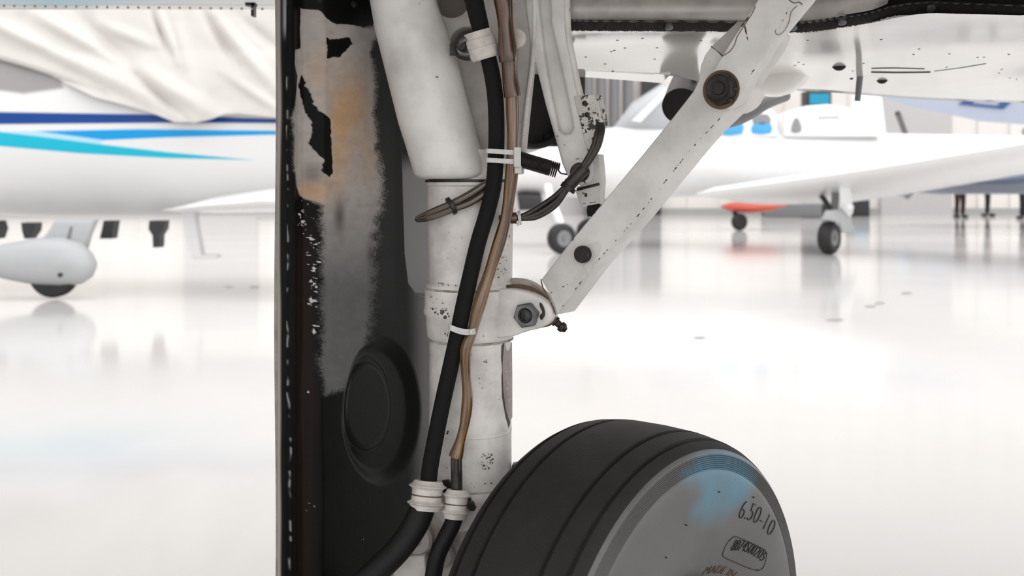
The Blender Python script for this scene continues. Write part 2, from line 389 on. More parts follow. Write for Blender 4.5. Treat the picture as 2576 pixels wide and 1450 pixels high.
fr = [(1846, 1360), (1856, 1353), (1880, 1362), (1905, 1374), (1922, 1383), (1928, 1396), (1924, 1425), (1912, 1437), (1890, 1432), (1860, 1418), (1838, 1407), (1834, 1395), (1839, 1372)]
fp = [Vector((*side_ab(*p), 0)) for p in fr]; fp = catmull(fp, 5, True); fp.append(fp[0])
tube('serial_frame', [side_pt(p.x, p.y, .0002) for p in fp], .0007, RAISED, ty, seg=6, n=1)
for th_, r_ in ((.5, .6), (1.7, .66), (1.95, .59), (.95, .8), (1.35, .76)):
    c = side_pt(r_*R*cos(th_), r_*R*sin(th_)); bm = bmesh.new(); add_tube(bm, [c, c+WN*.003], [.0012, .0003], 6); link('mould_vent', from_bm(bm), RAISED, ty)
# tiny moulding hairs on the tread
for th_, o_ in ((1.75, -.02), (1.5, .03), (1.62, .0), (2.1, -.075), (2.3, -.05)):
    b0 = WC+WN*o_+(WU*cos(th_)+Vector((0, 0, sin(th_))))*(R*.985); b1 = WC+WN*o_+(WU*cos(th_)+Vector((0, 0, sin(th_))))*(R*1.0035)
    bm = bmesh.new(); add_tube(bm, [b0, b1], [.0007, .0003], 5); link('moulding_hair', from_bm(bm), TREAD, ty)
bm = bmesh.new()
add_lathe(bm, WC-WN*.075, WN, [(0, .02), (0, .098), (.008, .1), (.014, .097), (.02, .09), (.05, .085), (.10, .085), (.13, .09), (.136, .097), (.142, .1), (.147, .1), (.147, .094), (.142, .09), (.12, .075), (.11, .055), (.12, .045), (.14, .04), (.14, 0)], 72)
rim = link('rim', from_bm(bm), RIMM, wheel)
for k in range(6):
    t = k*pi/3; c = WC+(WU*cos(t)+Vector((0, 0, sin(t))))*.062+WN*.038
    lathe('rim_bolt', c, WN, [(0, .007), (.008, .007), (.009, .004), (.009, 0)], STEEL, rim, 6)

# ------------------------------------------------------------ foreground: strut
AX = Vector((-105/FPX*1.36, 1.36, 0)); K = 1.36/FPX
zz = lambda py, Y=1.36: CAMZ+(HOR-py)/FPX*Y
strut = thing('landing_gear_strut', (AX.x, AX.y, 0), 'thick white painted vertical landing gear strut with collar and clevis lug', 'landing gear strut')
def column(name, prof, m, seg=64):
    """prof: (pixel row, radius m)"""
    return lathe(name, (AX.x, AX.y, 0), (0, 0, 1), [(zz(y), r) for y, r in prof][::-1], m, strut, seg)
up = column('upper_tube', [(380, .056), (452, .056), (456, .0605), (466, .0605), (470, .0585), (560, .0585), (700, .0575), (722, .0575), (730, .0575)], WHITE)
co = column('collar', [(706, .057), (712, .0605), (722, .0622), (768, .0622), (778, .0635), (786, .0635), (796, .0605), (836, .0595), (846, .0585), (852, .056)], WHITE)
lt = column('lower_tube', [(845, .052), (852, .0560), (858, .0560), (1180, .0565), (1205, .058), (1213, .0592), (1222, .0635), (1235, .0650), (1262, .0650), (1290, .060), (1330, .050), (1600, .048), (1700, .048)], WHITE)
column('seam_ring', [(1076, .0563), (1078, .0569), (1080, .0569), (1082, .0563)], WHITE)
column('gap_ring', [(452, .0575), (453, .0612), (459, .0612), (460, .0575)], DSTEEL)
JD = mat('joint_dirt', (186, 178, 168), .55, grime=(58, 42, 30), gamt=1.0, gscale=55)
column('joint_grime', [(718, .0580), (721, .0629), (724, .0629), (726, .0620)], JD)
column('joint_grime', [(1206, .0570), (1208, .0590), (1211, .0596), (1214, .0580)], RUSTW)
column('joint_grime', [(848, .0560), (850, .0592), (853, .0592), (855, .0560)], JD)
# slanted upper housing, lofted
def loft(name, secs, m, parent, seg=48, depth=1.0, cap=True, smooth=50):
    bm = bmesh.new(); rings = []
    for c, rx, ry in secs:
        rings.append([bm.verts.new(Vector((c[0]+rx*cos(2*pi*k/seg), c[1]+ry*sin(2*pi*k/seg), c[2]))) for k in range(seg)])
    for a, b in zip(rings, rings[1:]):
        for k in range(seg): bm.faces.new((a[k], a[(k+1) % seg], b[(k+1) % seg], b[k]))
    if cap: bm.faces.new(rings[0]); bm.faces.new(rings[-1])
    return link(name, from_bm(bm), m, parent, smooth=smooth)
HY = 1.325; hs = []
for y, l, r in ((-140, 905, 1060), (-60, 915, 1080), (0, 930, 1097), (75, 943, 1122), (150, 962, 1150), (230, 982, 1170), (310, 1002, 1192), (360, 1018, 1206), (400, 1030, 1219), (425, 1038, 1223), (438, 1042, 1221), (446, 1050, 1213), (450, 1062, 1200)):
    c = P((l+r)/2, y, HY); rx = (r-l)/2/FPX*HY; hs.append((c, rx, min(rx, .052)*(.94 if y < 430 else .9)))
loft('upper_housing', hs, CLEANW, strut)
SP = Plane(P(1180, 600, 1.345), radians(8))
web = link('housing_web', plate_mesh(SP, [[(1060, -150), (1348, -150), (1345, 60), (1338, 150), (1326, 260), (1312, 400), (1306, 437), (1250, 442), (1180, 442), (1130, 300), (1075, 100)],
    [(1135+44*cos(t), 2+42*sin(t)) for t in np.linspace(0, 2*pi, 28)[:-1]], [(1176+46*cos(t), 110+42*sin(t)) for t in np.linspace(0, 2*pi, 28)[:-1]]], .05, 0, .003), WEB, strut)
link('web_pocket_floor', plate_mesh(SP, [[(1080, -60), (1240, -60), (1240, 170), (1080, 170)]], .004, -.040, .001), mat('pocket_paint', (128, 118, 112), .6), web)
# flanged edge of the web seen beside the amber hose
tube('web_flange', [SP.at(1345, -60, .003), SP.at(1342, 130, .003), SP.at(1326, 270, .003), SP.at(1310, 432, .003)], .0035, WHITE, web, seg=10)
# collar lug pair
BP = Plane(P(1333, 792, 1.300), radians(20))
lug_f = [(1190, 722), (1250, 727), (1290, 728), (1335, 738), (1368, 756), (1386, 780), (1388, 800), (1376, 818), (1350, 829), (1320, 835), (1290, 847), (1240, 852), (1190, 852)]
front_lug = link('clevis_lug', plate_mesh(BP, [lug_f], .026, .003, .003, [3]), WHITE, strut)
lug_b = [(1235, 722), (1262, 706), (1290, 702), (1325, 708), (1358, 728), (1380, 755), (1392, 785), (1392, 800), (1375, 822), (1340, 830), (1290, 845), (1235, 850)]
link('clevis_lug', plate_mesh(BP, [lug_b], .020, -.030, .003, [3]), RUSTW, strut)
link('grease_film', plate_mesh(BP, [[(1250, 728), (1290, 716), (1335, 722), (1370, 744), (1392, 775), (1397, 800), (1380, 822), (1340, 815), (1270, 760)]], .004, -.012, .001, [3]), RUST, strut)
def hexnut(name, pl, px, py, off, r, h, m, parent, bore=True, rot=.2, hole=.5):
    c = pl.at(px, py, off); bm = bmesh.new()
    pts = [(cos(rot+k*pi/3), sin(rot+k*pi/3)) for k in range(6)]
    def ring(rad, d, sides=None):
        return [bm.verts.new(c+pl.u*(a*rad)+Vector((0, 0, b*rad))+pl.n*d) for a, b in pts]
    rs = [ring(r, 0), ring(r, h*.85), ring(r*.9, h)]
    for a, b in zip(rs, rs[1:]):
        for k in range(6): bm.faces.new((a[k], a[(k+1) % 6], b[(k+1) % 6], b[k]))
    bm.faces.new(rs[0]); bm.faces.new(rs[-1])
    n_ = link(name, from_bm(bm), m, parent, smooth=20)
    if bore: lathe('bolt_end', c+pl.n*(h-.001), pl.n, [(0, r*.58), (.002, r*.56), (.0035, r*.48), (.0035, r*.40), (.001, r*.38), (.001, 0)], DSTEEL, n_, 28)
    return n_
pn = hexnut('clevis_nut', BP, 1328, 792, .003, .0172, .011, STEEL, strut)
lathe('washer', BP.at(1338, 790, .003), BP.n, [(0, .0175), (.0018, .0175), (.0018, .006)], NYLON, strut, 32)
link('cotter_pin', plate_mesh(BP, [[(1358, 762), (1366, 772), (1370, 792), (1362, 806), (1357, 796), (1364, 786), (1358, 772)]], .003, .006, .0006, [3]), DSTEEL, strut)
# chips of bare metal and grime on the strut, laid on the cylinder
def on_cyl(px, py, r):
    d = ray(px, py); ox, oy = -AX.x, -AX.y; a = d.x*d.x+d.y*d.y; b = 2*(ox*d.x+oy*d.y); c = ox*ox+oy*oy-r*r; D = b*b-4*a*c
    t = (-b-sqrt(max(D, 0)))/(2*a); return E0+d*t
def cyl_patch(name, poly, r, m, parent, n=3):
    pts = catmull([Vector((x, y, 0)) for x, y in poly], n, True) if n > 1 else [Vector((x, y, 0)) for x, y in poly]
    cx = sum(p.x for p in pts)/len(pts); cy = sum(p.y for p in pts)/len(pts)
    bm = bmesh.new(); C0 = bm.verts.new(on_cyl(cx, cy, r)); prev = None; rings = []
    for f in (.25, .5, .75, 1.0): rings.append([bm.verts.new(on_cyl(cx+(p.x-cx)*f, cy+(p.y-cy)*f, r-(.0003 if f == 1 else 0))) for p in pts])
    N_ = len(pts)
    for k in range(N_): bm.faces.new((C0, rings[0][k], rings[0][(k+1) % N_]))
    for a, b in zip(rings, rings[1:]):
        for k in range(N_): bm.faces.new((a[k], b[k], b[(k+1) % N_], a[(k+1) % N_]))
    return link(name, from_bm(bm), m, parent)
pc = cyl_patch('placard', [(1268, 865), (1288, 862), (1289, 950), (1289, 1050), (1282, 1062), (1272, 1030), (1266, 980), (1264, 920)], .0575, DECALM, lt, 1)
merge(lt, cyl_patch('torn_edge', [(1262, 870), (1269, 862), (1266, 900), (1268, 960), (1274, 1020), (1284, 1064), (1280, 1078), (1272, 1050), (1263, 1000), (1262, 950), (1264, 930), (1261, 900)], .0569, CHIPD, lt, 1))
def cyl_text(txt, x, y, h, r, m, parent):
    cu = bpy.data.curves.new('t', 'FONT'); cu.body = txt; cu.size = 1; o = bpy.data.objects.new('t', cu); COL.objects.link(o)
    dg = bpy.context.evaluated_depsgraph_get(); dg.update(); me = bpy.data.meshes.new_from_object(o.evaluated_get(dg)); bpy.data.objects.remove(o); me.materials.clear()
    for v in me.vertices: v.co = on_cyl(min(x+v.co.x*h*.6, 1289.5), y-v.co.y*h, r)
    return merge(parent, link('lettering', me, m, parent))
for tx, x_, y_ in (('TO', 1272, 942), ('BO', 1272, 955), ('W', 1274, 969), ('PR', 1273, 983), ('IN', 1275, 997), ('3C', 1277, 1012), ('N', 1279, 920)): cyl_text(tx, x_, y_, 11, .0579, NYLON, pc)
random.seed(5)
def specks(name, parent, boxes, r, m):
    bm = bmesh.new()
    for x0, y0, x1, y1, n, s in boxes:
        for _ in range(n):
            x, y = random.uniform(x0, x1), random.uniform(y0, y1); k = random.uniform(.4, 1)*s; t0 = random.random()*6
            vs = [bm.verts.new(on_cyl(x+k*random.uniform(.5, 1)*cos(t0+j*pi/3), y+1.2*k*random.uniform(.5, 1)*sin(t0+j*pi/3), r)) for j in range(6)]
            bm.faces.new(vs)
    return merge(parent, link(name, from_bm(bm), m, parent))
specks('paint_chips', lt, [(1212, 1142, 1222, 1182, 16, 2.6), (1222, 1140, 1240, 1182, 24, 2.8), (1215, 1215, 1275, 1222, 5, 3), (1125, 1085, 1130, 1095, 2, 4), (1200, 900, 1260, 1010, 6, 2)], .0572, CHIPD)
specks('paint_chips', up, [(1240, 640, 1275, 700, 18, 2.4), (1262, 560, 1282, 700, 26, 1.6), (1090, 480, 1200, 700, 8, 1.5), (1100, 712, 1200, 720, 10, 3)], .0592, CHIPD)
specks('paint_chips', co, [(1085, 776, 1130, 792, 14, 4), (1072, 735, 1120, 765, 8, 2), (1118, 786, 1130, 802, 3, 6)], .0640, CHIPD)
# axle casting below
AP = Plane(P(1180, 1350, 1.302), radians(12))
link('axle_casting', plate_mesh(AP, [[(1118, 1235), (1190, 1300), (1290, 1330), (1260, 1520), (940, 1560), (985, 1445), (1030, 1390), (1075, 1330), (1098, 1260)]], .05, 0, .008, [2], 3), mat('grimy_casting_paint', (188, 180, 172), .5, grime=(72, 60, 52), gamt=.9, gscale=34), strut)
lathe('casting_boss', AP.at(1060, 1345, -.01), AP.n, [(0, .021), (.02, .021), (.024, .018), (.024, .008), (.020, .007), (.020, 0)], WEB, strut, 32)
lathe('casting_boss', AP.at(1120, 1385, -.01), AP.n, [(0, .017), (.018, .017), (.022, .014), (.022, 0)], WEB, strut, 32)
link('casting_step', plate_mesh(AP, [[(1010, 1402), (1068, 1398), (1075, 1470), (985, 1480), (990, 1430)]], .02, .018, .003), WHITE2, strut)
hexnut('casting_bolt', AP, 1172, 1258, .006, .008, .006, DSTEEL, strut, False)
hexnut('casting_bolt', AP, 1124, 1222, .006, .009, .006, DSTEEL, strut, False)
hexnut('axle_bolt', Plane(P(1300, 1172, 1.36), 0), 1298, 1172, 0, .006, .012, STEEL, strut, False)

# ------------------------------------------------------------ foreground: folding side brace
BR = Plane(P(1360, 770, 1.300), radians(35))
brace = thing('folding_side_brace', BP.at(1333, 792), 'diagonal white two piece folding brace rising right with rusty pivot bolt', 'brace')
low = [(1361, 703), (1433, 610), (1607, 400), (1690, 298), (1744, 229), (1757, 202), (1762, 165), (1773, 138), (1789, 116), (1826, 82), (1856, 54), (1872, 54), (1920, 60), (1955, 80), (1940, 118), (1910, 162), (1884, 200), (1876, 232), (1858, 262), (1830, 284), (1786, 327), (1747, 371), (1600, 551), (1494, 668), (1404, 788), (1400, 792), (1392, 765), (1378, 735)]
lowl = link('lower_link', plate_mesh(BR, [low], .046, -.004, .0022), CLEANW, brace)
# round head of the lower link and side lip
link('link_head', plate_mesh(BR, [[(1824+64*cos(t), 224+58*sin(t)) for t in np.linspace(0, 2*pi, 40)[:-1]]], .046, -.010, .003), WHITE, lowl)
upp = [(1775, 238), (1784, 195), (1816, 140), (1852, 83), (1891, 25), (1930, -45), (1990, -140), (2130, -140), (2060, -42), (2032, 0), (1953, 96), (1896, 186), (1874, 230), (1852, 260), (1822, 273), (1795, 266), (1779, 252)]
upl = link('upper_link', plate_mesh(BR, [upp], .022, .020, .0022), CLEANW, brace)
# facet where the lower link forks, its shade put into a darker grey
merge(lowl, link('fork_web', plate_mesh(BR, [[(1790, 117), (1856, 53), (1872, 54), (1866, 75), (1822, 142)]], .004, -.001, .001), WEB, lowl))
pb = lathe('pivot_bolt', BR.at(1817, 224, .019), BR.n, [(0, .0185), (.003, .0185), (.006, .0175), (.010, .016), (.011, .0145), (.0095, .011), (.010, .008), (.012, .007), (.012, 0)], RUST if False else DSTEEL, brace, 40)
lathe('rust_ring', BR.at(1815, 226, .0188), BR.n, [(0, .0225), (.0012, .0225), (.0016, .0195), (.0016, .017)], RUST, pb, 40)
bm = bmesh.new()
for k in range(7):
    t = k*.9; c = BR.at(1815, 226, .024)+BR.u*.0155*cos(t)+Vector((0, 0, .0155*sin(t))); bmesh.ops.create_icosphere(bm, subdivisions=2, radius=.0042, matrix=Matrix.Translation(c)@Matrix.Diagonal((1, 1, .8, 1)))
link('grease_lumps', from_bm(bm), DSTEEL, pb)
c = BR.at(1468, 640, -.002)
lathe('link_bolt', c-BR.n*.04, BR.n, [(0, .0105), (.034, .0105), (.043, .0112), (.046, .0108), (.048, .0095), (.048, 0)], DSTEEL, brace, 36)
lathe('link_bolt_tail', BR.at(1480, 636, -.040), -BR.n, [(0, .016), (.006, .016), (.008, .014), (.014, .0135), (.014, 0)], DSTEEL, brace, 24)
merge(lowl, link('bare_patch', plate_mesh(BR, [[(1482, 615), (1510, 612), (1508, 640), (1500, 652), (1504, 662), (1492, 668), (1480, 690), (1468, 668), (1488, 655), (1492, 635)]], .0006, -.0033, .0001, [3]), NYLON, lowl))
# paint chips along the edges of the links
def plane_chips(name, pl, off, segs, m, parent, seed=1):
    random.seed(seed); bm = bmesh.new()
    for (xa, ya, xb, yb, n, s) in segs:
        for _ in range(n):
            t = random.random(); x = xa+(xb-xa)*t; y = ya+(yb-ya)*t; k = s*random.uniform(.3, 1); a0 = math.atan2(yb-ya, xb-xa)
            vs = []
            for j in range(7):
                an = j*2*pi/7; rr = k*random.uniform(.55, 1); dx, dy = rr*1.8*cos(an), rr*.6*sin(an)
                vs.append(bm.verts.new(pl.at(x+dx*cos(a0)-dy*sin(a0), y+dx*sin(a0)+dy*cos(a0), off)))
            bm.faces.new(vs)
    return merge(parent, link(name, from_bm(bm), m, parent))
plane_chips('paint_chips', BR, -.0037, [(1600, 549, 1740, 373, 16, 3.5), (1496, 664, 1600, 549, 8, 3.5), (1404, 786, 1496, 664, 5, 3), (1740, 373, 1815, 294, 12, 3), (1440, 605, 1600, 412, 3, 4), (1380, 740, 1480, 690, 3, 3)], CHIPD, lowl)
plane_chips('paint_chips', BR, .0203, [(1858, 76, 1900, 20, 6, 5), (1872, 60, 1880, 96, 7, 6), (1960, 70, 1990, 10, 3, 4), (1880, 200, 1925, 135, 3, 4)], RUST, upl, 3)
def crack(pl, off, pts, w_, m, parent, name='paint_crack'):
    merge(parent, tube(name, [pl.at(x, y, off) for x, y in pts], w_, m, parent, seg=5, n=2))
crack(BR, .0203, [(1816, 142), (1835, 130), (1848, 112), (1853, 95), (1865, 75), (1893, 32), (1900, 15)], .0005, RUST, upl)
crack(BR, .0203, [(1952, 75), (1950, 82), (1960, 88), (1975, 75), (1985, 55), (1990, 30), (2005, 15)], .0004, RUST, upl)
crack(BR, .0203, [(1985, 0), (1998, 8), (2010, 5), (2018, 12)], .0006, RUST, upl)
crack(BR, -.0036, [(1789, 117), (1805, 128), (1818, 142)], .0007, RUST, lowl)
crack(BR, -.0036, [(1361, 703), (1366, 725), (1380, 750), (1392, 775), (1398, 792)], .0008, RUST, lowl)
# grease fitting
gf = Plane(P(1400, 815, 1.33), 0)
lathe('grease_fitting', P(1394, 806, 1.325), Vector((.75, -.1, -.65)), [(0, .007), (.004, .007), (.005, .005), (.010, .0045), (.011, .007), (.016, .007), (.018, .005), (.021, .003), (.021, 0)], DSTEEL, brace, 12)

# ------------------------------------------------------------ foreground: downlock arm with switch bracket
LP = Plane(P(1420, 300, 1.318), radians(14))
arm = thing('downlock_arm', LP.at(1420, 300), 'white hanging lock arm with long recessed channel between spring and diagonal brace', 'lock arm')
arml = [(1312, -150), (1318, -40), (1322, 20), (1335, 120), (1352, 185), (1372, 265), (1395, 345), (1413, 410), (1424, 438), (1438, 458), (1462, 468), (1488, 460), (1502, 440), (1500, 415), (1490, 380), (1470, 300), (1450, 215), (1437, 150), (1425, 80), (1424, -40), (1424, -150)]
chan = [(1352, -120), (1356, 20), (1366, 110), (1378, 190), (1390, 250), (1402, 305), (1408, 328), (1420, 338), (1434, 336), (1441, 322), (1436, 290), (1420, 210), (1402, 130), (1386, 60), (1380, -120)]
body = link('arm_body', plate_mesh(LP, [arml, chan], .022, 0, .004, None, 3), CLEANW, arm)
link('channel_floor', plate_mesh(LP, [[(1335, -130), (1400, -130), (1452, 330), (1425, 352), (1400, 345)]], .006, -.012, .001), CLEANW, body)
tube('arm_edge', [LP.at(1424, -60, -.004), LP.at(1428, 80, -.004), LP.at(1440, 150, -.004), LP.at(1453, 215, -.004), LP.at(1462, 250, -.004)], .005, WHITE, body)
lathe('arm_pivot', LP.at(1459, 434, 0), LP.n, [(0, .013), (.003, .013), (.006, .011), (.006, .007), (.009, .006), (.009, 0)], DSTEEL, arm, 28)
plane_chips('paint_chips', LP, .0004, [(1425, 400, 1480, 400, 5, 3), (1400, 350, 1440, 380, 3, 2), (1440, 420, 1480, 470, 6, 5)], CHIPD, body, 9)
KP = Plane(P(1480, 300, 1.305), radians(22))
brk = link('switch_bracket', plate_mesh(KP, [[(1443, 243), (1502, 237), (1518, 316), (1510, 322), (1504, 345), (1499, 372), (1481, 392), (1468, 345), (1458, 300), (1449, 265)]], .022, 0, .0012), CHIPPY, arm)
KS = Plane(KP.at(1502, 280), radians(-40))
link('bracket_flange', plate_mesh(KS, [[(1500, 238), (1518, 245), (1526, 290), (1530, 316), (1516, 321), (1506, 318)]], .002, 0, .0005), CHIPPY, brk)
for x, y, r_ in ((1471, 260, .0034), (1477, 289, .0034)):
    lathe('bracket_rivet', KP.at(x, y, .0004), KP.n, [(0, r_), (.0012, r_), (.0012, r_*.6), (.0002, r_*.5), (.0002, 0)], DSTEEL, brk, 16)
sw = link('switch_box', plate_mesh(KP, [[(1470, 396), (1506, 388), (1512, 455), (1507, 512), (1460, 521), (1448, 482), (1452, 470), (1478, 462)]], .024, -.006, .0012), WHITE2, arm)
link('switch_lip', plate_mesh(KP, [[(1450, 474), (1506, 460), (1508, 466), (1451, 481)]], .004, -.004, .0006), DSTEEL, sw)
lathe('switch_screw', KP.at(1474, 492, -.006), KP.n, [(0, .002), (.001, .002), (.001, 0)], DSTEEL, sw, 10)
plane_chips('paint_chips', KP, -.0056, [(1458, 515, 1500, 508, 6, 3), (1462, 485, 1485, 490, 5, 3)], CHIPD, sw, 4)
bm = bmesh.new(); random.seed(2)
for k in range(16):
    a = P(random.uniform(1482, 1508), random.uniform(508, 516), 1.325); b = P(random.uniform(1478, 1500), random.uniform(532, 545), 1.325)
    add_tube(bm, catmull([a, (a+b)/2+Vector((random.uniform(-.006, .006), 0, 0)), b], 3), .003, 7)
link('torn_rubber_boot', from_bm(bm), HOSE2, sw)

# spring
spr = thing('extension_spring', P(1312, 405, 1.33), 'dark coiled extension spring between the hoses and the white lock arm', 'spring')
a, b = P(1305, 400, 1.325), P(1403, 429, 1.325); d = b-a; T = d.normalized(); Nn = Vector((0, -1, 0)); B = T.cross(Nn).normalized(); Nn = B.cross(T)
pts = []; turns = 31
for i in range(turns*18+1):
    t = i/18; s = t/turns; s2 = s if s < .87 else .87+(s-.87)*1.7
    pts.append(a+d*(s2*.925)+(Nn*cos(2*pi*t)+B*sin(2*pi*t))*.0098)
bm = bmesh.new(); add_tube(bm, pts, .00095, 7); link('coil', from_bm(bm), DSTEEL, spr)
tube('spring_hook', [pts[-1], P(1411, 436, 1.32), P(1420, 438, 1.32), P(1429, 440, 1.325), P(1436, 448, 1.33), P(1432, 456, 1.34), P(1422, 452, 1.345)], .001, DSTEEL, spr, seg=7)

# ------------------------------------------------------------ hoses, sleeves, clamps, ties
def px3(l): return [P(*p) for p in l]
h1 = thing('hydraulic_hose', P(1078, 1215, 1.285), 'thick matte black hose running down the front of the white strut', 'hose')
hp = px3([(1178, -60, 1.26), (1192, 0, 1.262), (1204, 50, 1.264), (1214, 90, 1.266), (1228, 145, 1.272), (1240, 200, 1.275), (1247, 260, 1.276), (1249, 330, 1.276), (1247, 400, 1.278), (1241, 470, 1.282), (1224, 540, 1.284), (1203, 610, 1.284), (1184, 690, 1.283), (1166, 770, 1.280), (1152, 840, 1.280), (1132, 930, 1.284), (1112, 1020, 1.286), (1096, 1100, 1.286), (1083, 1170, 1.284), (1077, 1220, 1.280)])
hw = tube('woven_sleeve', hp, lambda t: .0126-.0022*min(t*5, 1)+.0010*max(0, t-.6), BLACK, h1, seg=24)
tube('lower_hose', px3([(1074, 1235, 1.277), (1064, 1275, 1.274), (1040, 1330, 1.268), (1000, 1385, 1.262), (955, 1430, 1.255), (900, 1480, 1.25), (850, 1520, 1.245)]), .0165, HOSE2, h1, seg=24)
h2 = thing('brake_line_sleeve', P(1148, 1230, 1.28), 'amber brown translucent plastic sleeve round a brake line beside the black hose', 'brake line')
tube('outer_sleeve', px3([(1255, -60, 1.25), (1266, 0, 1.252), (1272, 60, 1.254), (1276, 110, 1.256), (1280, 156, 1.258)]), lambda t: .0112+.0012*sin(t*9), AMBERD, h2, seg=20)
tube('middle_sleeve', px3([(1281, 150, 1.262), (1284, 200, 1.264), (1290, 243, 1.266)]), lambda t: .0106-.0006*sin(t*5), AMBERD, h2, seg=20)
tube('amber_sleeve', px3([(1288, 235, 1.268), (1290, 300, 1.27), (1290, 380, 1.27), (1286, 450, 1.274), (1276, 530, 1.278), (1262, 590, 1.28), (1240, 660, 1.280), (1220, 720, 1.278), (1202, 780, 1.276), (1188, 835, 1.274), (1172, 880, 1.272), (1172, 940, 1.276), (1176, 1000, 1.278), (1170, 1060, 1.278), (1158, 1110, 1.278), (1147, 1150, 1.278)]), lambda t: .0080+.0006*sin(t*40)-.0012*sstep(.45, .7, t)+.0020*sstep(.93, 1, t), AMBER, h2, seg=18)
bm = bmesh.new()
for k, (dx, dy) in enumerate(((-7, 0), (0, -.002), (7, 0))):
    add_tube(bm, catmull(px3([(1150+dx*.8, 1135, 1.277+dy), (1148+dx, 1165, 1.276+dy), (1149+dx*.9, 1200, 1.276+dy)]), 5), .0038, 10)
add_tube(bm, catmull(px3([(1149, 1185, 1.278), (1149, 1240, 1.278)]), 4), .0075, 14)
link('inner_wires', from_bm(bm), BLKG, h2)
tube('lower_line', px3([(1147, 1290, 1.276), (1138, 1320, 1.272), (1118, 1360, 1.266), (1100, 1400, 1.262), (1090, 1450, 1.26), (1084, 1500, 1.26)]), .0108, HOSE2, h2, seg=20)
def cushion(label, c, axis, r, h, bolt):
    t = thing('cushion_clamp', c, label, 'clamp', 'white rubber hose clamps'); axis = Vector(axis).normalized()
    prof = [(0, r*.8), (0, r*.98), (.06, r), (.17, r*1.08), (.225, r*1.27), (.245, r*1.25), (.29, r*1.08), (.32, r*1.02), (.47, r*1.0), (.495, r*.95), (.505, r*.95), (.53, r*1.0), (.70, r*1.02), (.76, r*1.12), (.80, r*1.26), (.82, r*1.26), (.88, r*1.06), (.97, r*.95), (1, r*.92), (1, r*.8)]
    lathe('rubber_cushion', Vector(c), axis, [(d*h, q) for d, q in prof], CLAMPW, t, 40, 28)
    lathe('clamp_band', Vector(c)+axis*h*.482, axis, [(0, r*.94), (0, r*1.005), (h*.03, r*1.005), (h*.03, r*.94)], RUST, t, 40)
    if bolt: lathe('clamp_bolt', Vector(c)+axis*h*.45+Vector(bolt), (0.2, -1, 0), [(0, .006), (.010, .006), (.012, .0045), (.012, 0)], DSTEEL, t, 6)
    return t
cushion('wider white rubber clamp, left of the pair at the strut foot', P(1070, 1284, 1.274), P(1077, 1216, 1.281)-P(1070, 1284, 1.274), .0195, .0365, None)
cushion('narrower white rubber clamp, right of the pair at the strut foot', P(1144, 1306, 1.272), P(1150, 1238, 1.279)-P(1144, 1306, 1.272), .0145, .036, (.019, .004, 0))
tc_ = thing('cushion_clamp', P(1213, 112, 1.266), 'white rubber clamp holding the black hose near the top, with a small side bolt', 'clamp', 'white rubber hose clamps')
ax = (P(1206, 78, 1.266)-P(1226, 146, 1.270)).normalized()
lathe('rubber_cushion', P(1222, 148, 1.268), ax, [(0, .010), (0, .0165), (.003, .0185), (.015, .0195), (.0155, .0188), (.0165, .0188), (.017, .0195), (.026, .0195), (.028, .0175), (.036, .0180), (.036, .010)], CLAMPW, tc_, 44, 25)
link('clamp_loop', (lambda bm: (add_tube(bm, catmull(px3([(1188, 105, 1.262), (1172, 100, 1.260), (1160, 106, 1.262), (1155, 120, 1.265), (1160, 132, 1.266), (1174, 136, 1.264), (1190, 134, 1.262)]), 6), .0035, 8), from_bm(bm))[1])(bmesh.new()), STEEL, tc_)
lathe('clamp_bolt', P(1165, 119, 1.275), (-.1, -1, 0), [(0, .0068), (.014, .0068), (.016, .005), (.016, .003), (.013, .003), (.013, 0)], DSTEEL, tc_, 24)
lathe('spacer_washer', P(1300, 98, 1.272), (-.2, -1, 0), [(0, .0125), (.004, .0125), (.005, .011), (.005, 0)], CLAMPW, tc_, 24)
box('clamp_standoff', P(1146, 124, 1.285), (.014, .012, .016), DSTEEL, tc_, .2, .001)
def cable_tie(label, path, r, head, hs=.006, sq=.35):
    t = thing('cable_tie', P(*head), label, 'cable tie', 'white cable ties')
    bm = bmesh.new(); pts = catmull([P(*p) for p in path], 6, True); pts.append(pts[0]); Tt, _ = frames(pts)
    n = len(pts); A = []
    for i, p in enumerate(pts):
        o = Vector((0, 0, 1)); nrm = Tt[i].cross(o).normalized(); A.append([bm.verts.new(p+o*r+nrm*.0006), bm.verts.new(p-o*r+nrm*.0006), bm.verts.new(p-o*r-nrm*.0006), bm.verts.new(p+o*r-nrm*.0006)])
    for i in range(n-1):
        for k in range(4): bm.faces.new((A[i][k], A[i][(k+1) % 4], A[i+1][(k+1) % 4], A[i+1][k]))
    link('strap', from_bm(bm), NYLON, t)
    box('tie_head', P(*head), (hs, .006, hs*1.5), NYLON, t, .2, .001)
    return t
for y, lb in ((384, 'upper of two white nylon cable ties round both hoses below the clamp'), (407, 'lower of two white nylon cable ties round both hoses beside the spring')):
    cable_tie(lb, [(1224, y-4, 1.275), (1226, y-4, 1.262), (1248, y-3, 1.2615), (1275, y-1, 1.259), (1298, y, 1.2595), (1308, y, 1.268), (1300, y, 1.290), (1260, y, 1.294), (1230, y-3, 1.290)], .0030, (1301, y, 1.256), .009)
box('tie_stub', P(1303, 427, 1.262), (.009, .004, .010), NYLON, [o for o in COL.objects if o.name.startswith('cable_tie')][-1], .2, .0008)
cable_tie('white nylon cable tie round the hoses in front of the strut collar', [(1130, 824, 1.281), (1132, 824, 1.2645), (1152, 832, 1.2625), (1172, 836, 1.260), (1188, 835, 1.262), (1196, 833, 1.272), (1188, 833, 1.289), (1150, 830, 1.296), (1132, 824, 1.294)], .0038, (1184, 836, 1.2575), .004)
